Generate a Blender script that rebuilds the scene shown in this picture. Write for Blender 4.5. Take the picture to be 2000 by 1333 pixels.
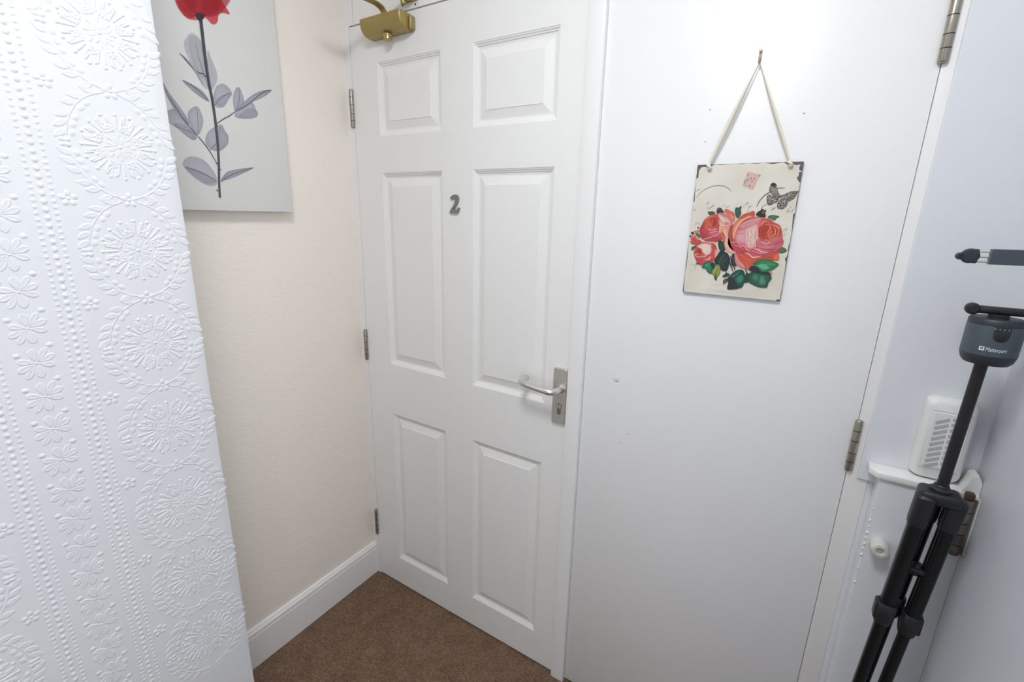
import bpy, bmesh, math, random
import numpy as np
from mathutils import Vector, Matrix
from mathutils.geometry import tessellate_polygon

for o in list(bpy.data.objects):
    bpy.data.objects.remove(o, do_unlink=True)
scene = bpy.context.scene
COL = scene.collection
random.seed(7)

# ------------------------------------------------------------------ camera
cam_d = bpy.data.cameras.new('camera')
cam = bpy.data.objects.new('camera', cam_d)
COL.objects.link(cam)
cam_d.sensor_width = 36.0
cam_d.sensor_fit = 'HORIZONTAL'
cam_d.lens = 914.7 / 2000 * 36.0
cam_d.clip_start = 0.01
cam.location = (1.0832, -1.1020, 1.4420)
cam.rotation_euler = (math.radians(74.9951), math.radians(-1.3317), math.radians(32.3478))
scene.camera = cam

# ------------------------------------------------------------------ world, exposure, lamp settings
world = bpy.data.worlds.new('world')
scene.world = world
world.use_nodes = True
world.node_tree.nodes['Background'].inputs[0].default_value = (0.75, 0.85, 1.0, 1)
world.node_tree.nodes['Background'].inputs[1].default_value = 0.05
vs = scene.view_settings
vs.view_transform = 'Standard'
vs.look = 'None'
vs.exposure = 0.14
vs.gamma = 1.0
vs.use_curve_mapping = False
LAMP_POS = (0.83, -0.97, 2.45)        # ceiling light above the camera
LAMP_STRENGTH = 32.0
LAMP_COLOR = (0.98, 0.99, 0.985)
ADDED_WINDOW_STRENGTH = 2.35                 # glow of the unseen window added to brighten the left walls
ADDED_WINDOW_COLOR = (0.95, 0.97, 1.0)

scene.cycles.max_bounces = 7
scene.cycles.diffuse_bounces = 4
scene.cycles.glossy_bounces = 3
scene.cycles.transparent_max_bounces = 12

# ------------------------------------------------------------------ materials
def s2l(c):
    c = c / 255.0
    return c / 12.92 if c <= 0.04045 else ((c + 0.055) / 1.055) ** 2.4
def rgb(r, g, b):
    return (s2l(r), s2l(g), s2l(b), 1.0)

def mat(name, col, rough=0.5, metal=0.0, spec=0.5, coat=0.0):
    m = bpy.data.materials.new(name)
    m.use_nodes = True
    b = m.node_tree.nodes['Principled BSDF']
    b.inputs['Base Color'].default_value = col
    b.inputs['Roughness'].default_value = rough
    b.inputs['Metallic'].default_value = metal
    b.inputs['Specular IOR Level'].default_value = spec
    b.inputs['Coat Weight'].default_value = coat
    return m

def nodes(m):
    nt = m.node_tree
    return nt, nt.nodes['Principled BSDF'], lambda t: nt.nodes.new(t)

def add_noise(m, scale, bump, dist=0.001, stretch=(1, 1, 1), col_var=None, detail=4.0, rough_var=0.0):
    nt, b, N = nodes(m)
    tc = N('ShaderNodeTexCoord'); mp = N('ShaderNodeMapping'); nz = N('ShaderNodeTexNoise')
    mp.inputs['Scale'].default_value = stretch
    nz.inputs['Scale'].default_value = scale
    nz.inputs['Detail'].default_value = detail
    nt.links.new(tc.outputs['Object'], mp.inputs['Vector'])
    nt.links.new(mp.outputs['Vector'], nz.inputs['Vector'])
    if bump:
        bp = N('ShaderNodeBump')
        bp.inputs['Strength'].default_value = bump
        bp.inputs['Distance'].default_value = dist
        nt.links.new(nz.outputs['Fac'], bp.inputs['Height'])
        nt.links.new(bp.outputs['Normal'], b.inputs['Normal'])
    if col_var:
        cr = N('ShaderNodeValToRGB')
        cr.color_ramp.elements[0].position = 0.3
        cr.color_ramp.elements[1].position = 0.7
        cr.color_ramp.elements[0].color = col_var[0]
        cr.color_ramp.elements[1].color = col_var[1]
        n2 = N('ShaderNodeTexNoise'); n2.inputs['Scale'].default_value = col_var[2]
        nt.links.new(tc.outputs['Object'], n2.inputs['Vector'])
        nt.links.new(n2.outputs['Fac'], cr.inputs['Fac'])
        nt.links.new(cr.outputs['Color'], b.inputs['Base Color'])
    return m

M = {}
M['gloss'] = add_noise(mat('white_gloss_paint', rgb(245, 245, 245), 0.34), 9, 0.10, 0.004, (1, 1, 0.35))
M['door'] = add_noise(mat('white_moulded_door_paint', rgb(246, 245, 243), 0.42), 260, 0.05, 0.0006, (1, 1, 0.05), detail=2)
M['trim'] = add_noise(mat('white_trim_paint', rgb(247, 246, 245), 0.38), 30, 0.08, 0.002, (1, 1, 0.4))
M['cream'] = add_noise(mat('cream_wall_paint', rgb(250, 242, 232), 0.75), 95, 0.7, 0.0016, (1, 0.45, 1.3), detail=6)
M['paper'] = add_noise(mat('white_embossed_wallpaper', rgb(231, 233, 237), 0.55), 60, 0.06, 0.0010)
M['plaster'] = add_noise(mat('white_painted_plaster', rgb(232, 235, 240), 0.42), 16, 0.14, 0.004)
M['rightwall'] = add_noise(mat('pale_grey_wall_paint', rgb(212, 217, 224), 0.42), 16, 0.14, 0.004)
M['ceiling'] = mat('ceiling_white', rgb(246, 246, 246), 0.8)
M['gold'] = add_noise(mat('gold_painted_metal', rgb(170, 150, 92), 0.40, 0.40), 40, 0.03, 0.001)
M['goldlight'] = mat('brass_metal', rgb(186, 168, 112), 0.30, 0.65)
M['copper'] = mat('copper_hook', rgb(176, 140, 122), 0.4, 0.5)
M['steel'] = add_noise(mat('brushed_steel', rgb(190, 184, 172), 0.30, 0.9), 40, 0.05, 0.001, (1, 1, 6))
M['hinge'] = add_noise(mat('worn_steel', rgb(168, 162, 150), 0.32, 0.85), 60, 0.12, 0.001)
M['alu'] = mat('satin_aluminium', rgb(222, 219, 212), 0.28, 0.9)
M['plate'] = add_noise(mat('satin_nickel_plate', rgb(206, 201, 191), 0.40, 0.8), 300, 0.03, 0.0004, (1, 1, 0.05))
M['cylinder'] = mat('dark_nickel_cylinder', rgb(140, 134, 122), 0.35, 0.8)
M['numeral'] = mat('grey_metal_numeral', rgb(150, 147, 140), 0.4, 0.6)
M['darkgap'] = mat('dark_gap', rgb(40, 36, 34), 0.9)
M['slot'] = mat('grey_slot_filter', rgb(186, 188, 186), 0.8)
M['rust'] = add_noise(mat('rusty_iron', rgb(96, 72, 60), 0.8, 0.2), 80, 0.3, 0.001)
M['oldhinge'] = add_noise(mat('paint_stained_old_hinge', rgb(120, 114, 106), 0.40, 0.55), 70, 0.25, 0.001,
                          col_var=(rgb(96, 90, 84), rgb(150, 145, 136), 45))
M['plastic'] = mat('white_plastic', rgb(240, 240, 238), 0.35)
M['plasticwarm'] = mat('offwhite_plastic', rgb(226, 224, 218), 0.4)
M['black'] = add_noise(mat('black_plastic', rgb(30, 30, 33), 0.42), 300, 0.08, 0.0004)
M['blackmetal'] = mat('black_anodised_tube', rgb(24, 24, 26), 0.30, 0.4)
M['pole'] = mat('dark_grey_tube', rgb(44, 42, 44), 0.36, 0.4)
M['slate'] = mat('slate_grey_plastic', rgb(70, 81, 90), 0.42)
M['slatedark'] = mat('dark_slate_plastic', rgb(44, 50, 58), 0.45)
M['white_print'] = mat('white_print', rgb(235, 238, 240), 0.5)
M['board'] = add_noise(mat('charcoal_board', rgb(92, 88, 88), 0.6), 200, 0.1, 0.0005)
M['ribbon'] = add_noise(mat('cream_ribbon', rgb(238, 232, 214), 0.7), 400, 0.2, 0.0004)
M['canvas'] = add_noise(mat('grey_canvas', rgb(226, 225, 222), 0.7), 500, 0.12, 0.0004)
M['lampmetal'] = mat('lamp_rim', rgb(225, 225, 225), 0.4)

def carpet_material():
    m = mat('brown_loop_carpet', rgb(104, 82, 64), 0.95, spec=0.15)
    nt, b, N = nodes(m)
    tc = N('ShaderNodeTexCoord'); mp = N('ShaderNodeMapping')
    mp.inputs['Rotation'].default_value = (0, 0, 0.0)
    mp.inputs['Scale'].default_value = (0.85, 1.3, 1)
    vo = N('ShaderNodeTexVoronoi'); vo.inputs['Scale'].default_value = 210; vo.inputs['Randomness'].default_value = 0.28
    nt.links.new(tc.outputs['Object'], mp.inputs['Vector'])
    nt.links.new(mp.outputs['Vector'], vo.inputs['Vector'])
    n1 = N('ShaderNodeTexNoise'); n1.inputs['Scale'].default_value = 14; n1.inputs['Detail'].default_value = 6
    nt.links.new(tc.outputs['Object'], n1.inputs['Vector'])
    cr = N('ShaderNodeValToRGB')
    e = cr.color_ramp.elements
    e[0].position = 0.0; e[0].color = rgb(104, 84, 68)
    e[1].position = 1.0; e[1].color = rgb(162, 134, 112)
    mid = e.new(0.5); mid.color = rgb(132, 106, 88)
    sep = N('ShaderNodeSeparateColor')
    nt.links.new(vo.outputs['Color'], sep.inputs['Color'])
    mix = N('ShaderNodeMath'); mix.operation = 'MULTIPLY_ADD'
    nt.links.new(sep.outputs['Red'], mix.inputs[0]); mix.inputs[1].default_value = 0.55
    sub = N('ShaderNodeMath'); sub.operation = 'MULTIPLY_ADD'
    nt.links.new(n1.outputs['Fac'], sub.inputs[0]); sub.inputs[1].default_value = 0.7; sub.inputs[2].default_value = -0.1
    nt.links.new(sub.outputs[0], mix.inputs[2])
    nt.links.new(mix.outputs[0], cr.inputs['Fac'])
    nt.links.new(cr.outputs['Color'], b.inputs['Base Color'])
    inv = N('ShaderNodeMath'); inv.operation = 'SUBTRACT'; inv.inputs[0].default_value = 1.0
    nt.links.new(vo.outputs['Distance'], inv.inputs[1])
    bp = N('ShaderNodeBump'); bp.inputs['Strength'].default_value = 0.9; bp.inputs['Distance'].default_value = 0.004
    nt.links.new(inv.outputs[0], bp.inputs['Height'])
    nt.links.new(bp.outputs['Normal'], b.inputs['Normal'])
    return m
M['carpet'] = carpet_material()

def print_material(name, alpha=False):
    """Printed ink: colour (and opacity) stored on the printed shapes."""
    m = mat(name, (1, 1, 1, 1), 0.6, spec=0.3)
    nt, b, N = nodes(m)
    at = N('ShaderNodeAttribute'); at.attribute_name = 'ink'
    nt.links.new(at.outputs['Color'], b.inputs['Base Color'])
    if alpha:
        nt.links.new(at.outputs['Alpha'], b.inputs['Alpha'])
    return m
M['ink'] = print_material('printed_ink')
M['wash'] = print_material('translucent_printed_ink', True)

# ------------------------------------------------------------------ object helpers
ORIG = {}
def label(o, lab=None, cat=None, group=None, kind=None):
    if lab: o['label'] = lab
    if cat: o['category'] = cat
    if group: o['group'] = group
    if kind: o['kind'] = kind
    return o

def empty(name, loc, lab, cat, group=None, kind=None):
    o = bpy.data.objects.new(name, None)
    o.empty_display_size = 0.05
    COL.objects.link(o)
    o.location = loc
    ORIG[o.name] = Vector(loc)
    return label(o, lab, cat, group, kind)

def obj(name, geo, material, parent=None, smooth=False, angle=None):
    """geo = (verts, faces) in world coordinates, or a bmesh. Becomes ONE mesh object."""
    me = bpy.data.meshes.new(name)
    if isinstance(geo, bmesh.types.BMesh):
        geo.normal_update()
        geo.to_mesh(me); geo.free()
    else:
        me.from_pydata([tuple(v) for v in geo[0]], [], [tuple(f) for f in geo[1]])
    o = bpy.data.objects.new(name, me)
    COL.objects.link(o)
    me.materials.append(M[material] if isinstance(material, str) else material)
    org = Vector((0, 0, 0))
    if parent is not None:
        org = ORIG.get(parent.name, Vector((0, 0, 0)))
        o.parent = parent
        if org.length:
            me.transform(Matrix.Translation(-org))
    ORIG[o.name] = org
    if smooth or angle:
        me.polygons.foreach_set('use_smooth', [True] * len(me.polygons))
        if angle:
            me.set_sharp_from_angle(angle=math.radians(angle))
    me.update()
    return o

def merge(*gs):
    V, F = [], []
    for v, f in gs:
        n = len(V)
        V += [tuple(a) for a in v]
        F += [tuple(i + n for i in q) for q in f]
    return V, F

def box(x0, x1, y0, y1, z0, z1):
    v = [(x, y, z) for z in (z0, z1) for y in (y0, y1) for x in (x0, x1)]
    return v, [(0, 2, 3, 1), (4, 5, 7, 6), (0, 1, 5, 4), (2, 6, 7, 3), (0, 4, 6, 2), (1, 3, 7, 5)]

def bbox(x0, x1, y0, y1, z0, z1, r=0.002, seg=2, where=None):
    """bevelled box as a bmesh"""
    bm = bmesh.new()
    v, f = box(x0, x1, y0, y1, z0, z1)
    bv = [bm.verts.new(p) for p in v]
    for q in f: bm.faces.new([bv[i] for i in q])
    bm.normal_update()
    ed = [e for e in bm.edges if where is None or where(e)]
    bmesh.ops.bevel(bm, geom=ed, offset=r, segments=seg, affect='EDGES', profile=0.5)
    return bm

def geo_of(bm):
    bm.verts.index_update()
    g = [tuple(v.co) for v in bm.verts], [tuple(v.index for v in f.verts) for f in bm.faces]
    bm.free()
    return g

def lathe(profile, origin, axis='z', seg=24, cap=True):
    """profile = [(radius, height)], revolved round an axis through origin"""
    V, F = [], []
    ax = {'x': (Vector((0, 1, 0)), Vector((0, 0, 1)), Vector((1, 0, 0))),
          'y': (Vector((1, 0, 0)), Vector((0, 0, 1)), Vector((0, 1, 0))),
          'z': (Vector((1, 0, 0)), Vector((0, 1, 0)), Vector((0, 0, 1)))}[axis] if isinstance(axis, str) else axis
    o = Vector(origin)
    for r, h in profile:
        for k in range(seg):
            a = 2 * math.pi * k / seg
            V.append(tuple(o + ax[0] * (r * math.cos(a)) + ax[1] * (r * math.sin(a)) + ax[2] * h))
    for i in range(len(profile) - 1):
        for k in range(seg):
            a, b = i * seg + k, i * seg + (k + 1) % seg
            F.append((a, b, b + seg, a + seg))
    if cap:
        F.append(tuple(range(seg))[::-1])
        n = (len(profile) - 1) * seg
        F.append(tuple(n + k for k in range(seg)))
    return V, F

def axes_for(d, up=None):
    d = Vector(d).normalized()
    up = Vector(up) if up is not None else (Vector((0, 0, 1)) if abs(d.z) < 0.9 else Vector((0, 1, 0)))
    u = d.cross(up).normalized()
    return u, u.cross(d).normalized() * 1.0, d

def sweep(path, section, up=(0, 0, 1), cap=True, scale=None):
    """sweep a closed 2-D section along a path"""
    P = [Vector(p) for p in path]
    V, F = [], []
    n = len(section)
    for i, p in enumerate(P):
        if i == 0: d = P[1] - P[0]
        elif i == len(P) - 1: d = P[-1] - P[-2]
        else: d = (P[i + 1] - P[i]).normalized() + (P[i] - P[i - 1]).normalized()
        u, w, d = axes_for(d, up)
        s = scale[i] if scale else 1.0
        for a, b in section:
            V.append(tuple(p + u * (a * s) + w * (b * s)))
    for i in range(len(P) - 1):
        for k in range(n):
            a, b = i * n + k, i * n + (k + 1) % n
            F.append((a, b, b + n, a + n))
    if cap:
        F.append(tuple(range(n))[::-1])
        F.append(tuple((len(P) - 1) * n + k for k in range(n)))
    return V, F

def circle(r, n=16, ry=None):
    ry = ry or r
    return [(r * math.cos(2 * math.pi * k / n), ry * math.sin(2 * math.pi * k / n)) for k in range(n)]

def rrect(w, h, r, n=4):
    out = []
    for cx, cy, a0 in ((w / 2 - r, h / 2 - r, 0), (-w / 2 + r, h / 2 - r, 90), (-w / 2 + r, -h / 2 + r, 180), (w / 2 - r, -h / 2 + r, 270)):
        for k in range(n + 1):
            a = math.radians(a0 + 90 * k / n)
            out.append((cx + r * math.cos(a), cy + r * math.sin(a)))
    return out

def prism_xz(poly, y0, y1):
    """polygon in x,z extruded between y0 (front) and y1 (back)"""
    n = len(poly)
    V = [(x, y0, z) for x, z in poly] + [(x, y1, z) for x, z in poly]
    F = [tuple(range(n)), tuple(range(2 * n - 1, n - 1, -1))]
    F += [(i, i + n, (i + 1) % n + n, (i + 1) % n) for i in range(n)]
    return V, F

def plate_xz(cx, cz, w, h, r, y_front, y_back, bev=0.0015):
    """rounded rectangular plate facing -y with a softened front edge"""
    a = rrect(w, h, r, 5); b = rrect(w - 2 * bev, h - 2 * bev, max(r - bev, 0.0005), 5)
    n = len(a)
    V = [(cx + x, y_back, cz + z) for x, z in a] + [(cx + x, y_front + bev, cz + z) for x, z in a] + [(cx + x, y_front, cz + z) for x, z in b]
    F = []
    for l in range(2):
        for k in range(n):
            p, q = l * n + k, l * n + (k + 1) % n
            F.append((p, p + n, q + n, q))
    F.append(tuple(range(2 * n, 3 * n))[::-1])
    F.append(tuple(range(n)))
    return V, F

def smooth_closed(pts, k=4):
    P = np.array(pts, float); n = len(P); out = []
    for i in range(n):
        p0, p1, p2, p3 = P[i - 1], P[i], P[(i + 1) % n], P[(i + 2) % n]
        for j in range(k):
            t = j / k
            out.append(0.5 * ((2 * p1) + (-p0 + p2) * t + (2 * p0 - 5 * p1 + 4 * p2 - p3) * t * t + (-p0 + 3 * p1 - 3 * p2 + p3) * t ** 3))
    return [tuple(q) for q in out]

def smooth_open(pts, k=5):
    P = np.array(pts, float); n = len(P); out = []
    if n == 2: return [tuple(P[0]), tuple((P[0] + P[1]) / 2), tuple(P[1])]
    for i in range(n - 1):
        p0, p1, p2, p3 = P[max(i - 1, 0)], P[i], P[i + 1], P[min(i + 2, n - 1)]
        for j in range(k):
            t = j / k
            out.append(0.5 * ((2 * p1) + (-p0 + p2) * t + (2 * p0 - 5 * p1 + 4 * p2 - p3) * t * t + (-p0 + 3 * p1 - 3 * p2 + p3) * t ** 3))
    out.append(P[-1])
    return [tuple(q) for q in out]

def printed(name, art, place, material, parent, layer=0.000008, has_alpha=False):
    """flat printed shapes (mm drawing units) laid on a surface; place(u_mm, v_mm, lift) -> world point"""
    V, F, C = [], [], []
    for li, a in enumerate(art):
        lift = (li + 1) * layer
        if a[0] == 'P':
            if has_alpha: _, sm, cc, ce, al, pts = a
            else: (_, sm, cc, ce, pts), al = a, 1.0
            q = smooth_closed(pts, 3) if sm else pts
            cx = sum(p[0] for p in q) / len(q); cy = sum(p[1] for p in q) / len(q)
            n = len(V); m = len(q)
            c0 = rgb(*cc)[:3] + (al,); c1 = rgb(*ce)[:3] + (al,)
            ar = sum(q[i - 1][0] * q[i][1] - q[i][0] * q[i - 1][1] for i in range(m))
            if ar < 0: q = q[::-1]
            mid = tuple(0.72 * s + 0.28 * t for s, t in zip(c0, c1))
            V.append(place(cx, cy, lift)); C.append(c0)
            for x, y in q: V.append(place(cx + (x - cx) * .6, cy + (y - cy) * .6, lift)); C.append(mid)
            for x, y in q: V.append(place(x, y, lift)); C.append(c1)
            for i in range(m):
                j = (i + 1) % m
                F.append((n, n + 1 + i, n + 1 + j))
                F.append((n + 1 + i, n + 1 + m + i, n + 1 + m + j, n + 1 + j))
        else:
            _, wd, col, pts = a
            q = smooth_open(pts, 4); m = len(q); n = len(V)
            c = rgb(*col)[:3] + (1.0,)
            for i, (x, y) in enumerate(q):
                x0, y0 = q[max(i - 1, 0)]; x1, y1 = q[min(i + 1, m - 1)]
                dx, dy = x1 - x0, y1 - y0
                L = math.hypot(dx, dy) or 1
                t = i / (m - 1)
                w = wd / 2 * (0.35 + 0.65 * math.sin(math.pi * min(max(t, 0.0), 1.0)) ** 0.5)
                if wd > 5: w = wd / 2 * (1.15 - 0.4 * t)
                V.append(place(x - dy / L * w, y + dx / L * w, lift)); V.append(place(x + dy / L * w, y - dx / L * w, lift)); C += [c, c]
            for i in range(m - 1):
                F.append((n + 2 * i, n + 2 * i + 1, n + 2 * i + 3, n + 2 * i + 2))
    o = obj(name, (V, F), material, parent)
    at = o.data.color_attributes.new('ink', 'FLOAT_COLOR', 'POINT')
    at.data.foreach_set('color', [x for c in C for x in c])
    return o

def text_geo(body, size):
    cu = bpy.data.curves.new('lettering', 'FONT')
    cu.body = body; cu.size = size; cu.resolution_u = 3
    t = bpy.data.objects.new('lettering_tmp', cu)
    COL.objects.link(t)
    dg = bpy.context.evaluated_depsgraph_get()
    me = bpy.data.meshes.new_from_object(t.evaluated_get(dg))
    g = [tuple(v.co) for v in me.vertices], [tuple(p.vertices) for p in me.polygons]
    bpy.data.objects.remove(t, do_unlink=True); bpy.data.curves.remove(cu); bpy.data.meshes.remove(me)
    return g

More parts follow.
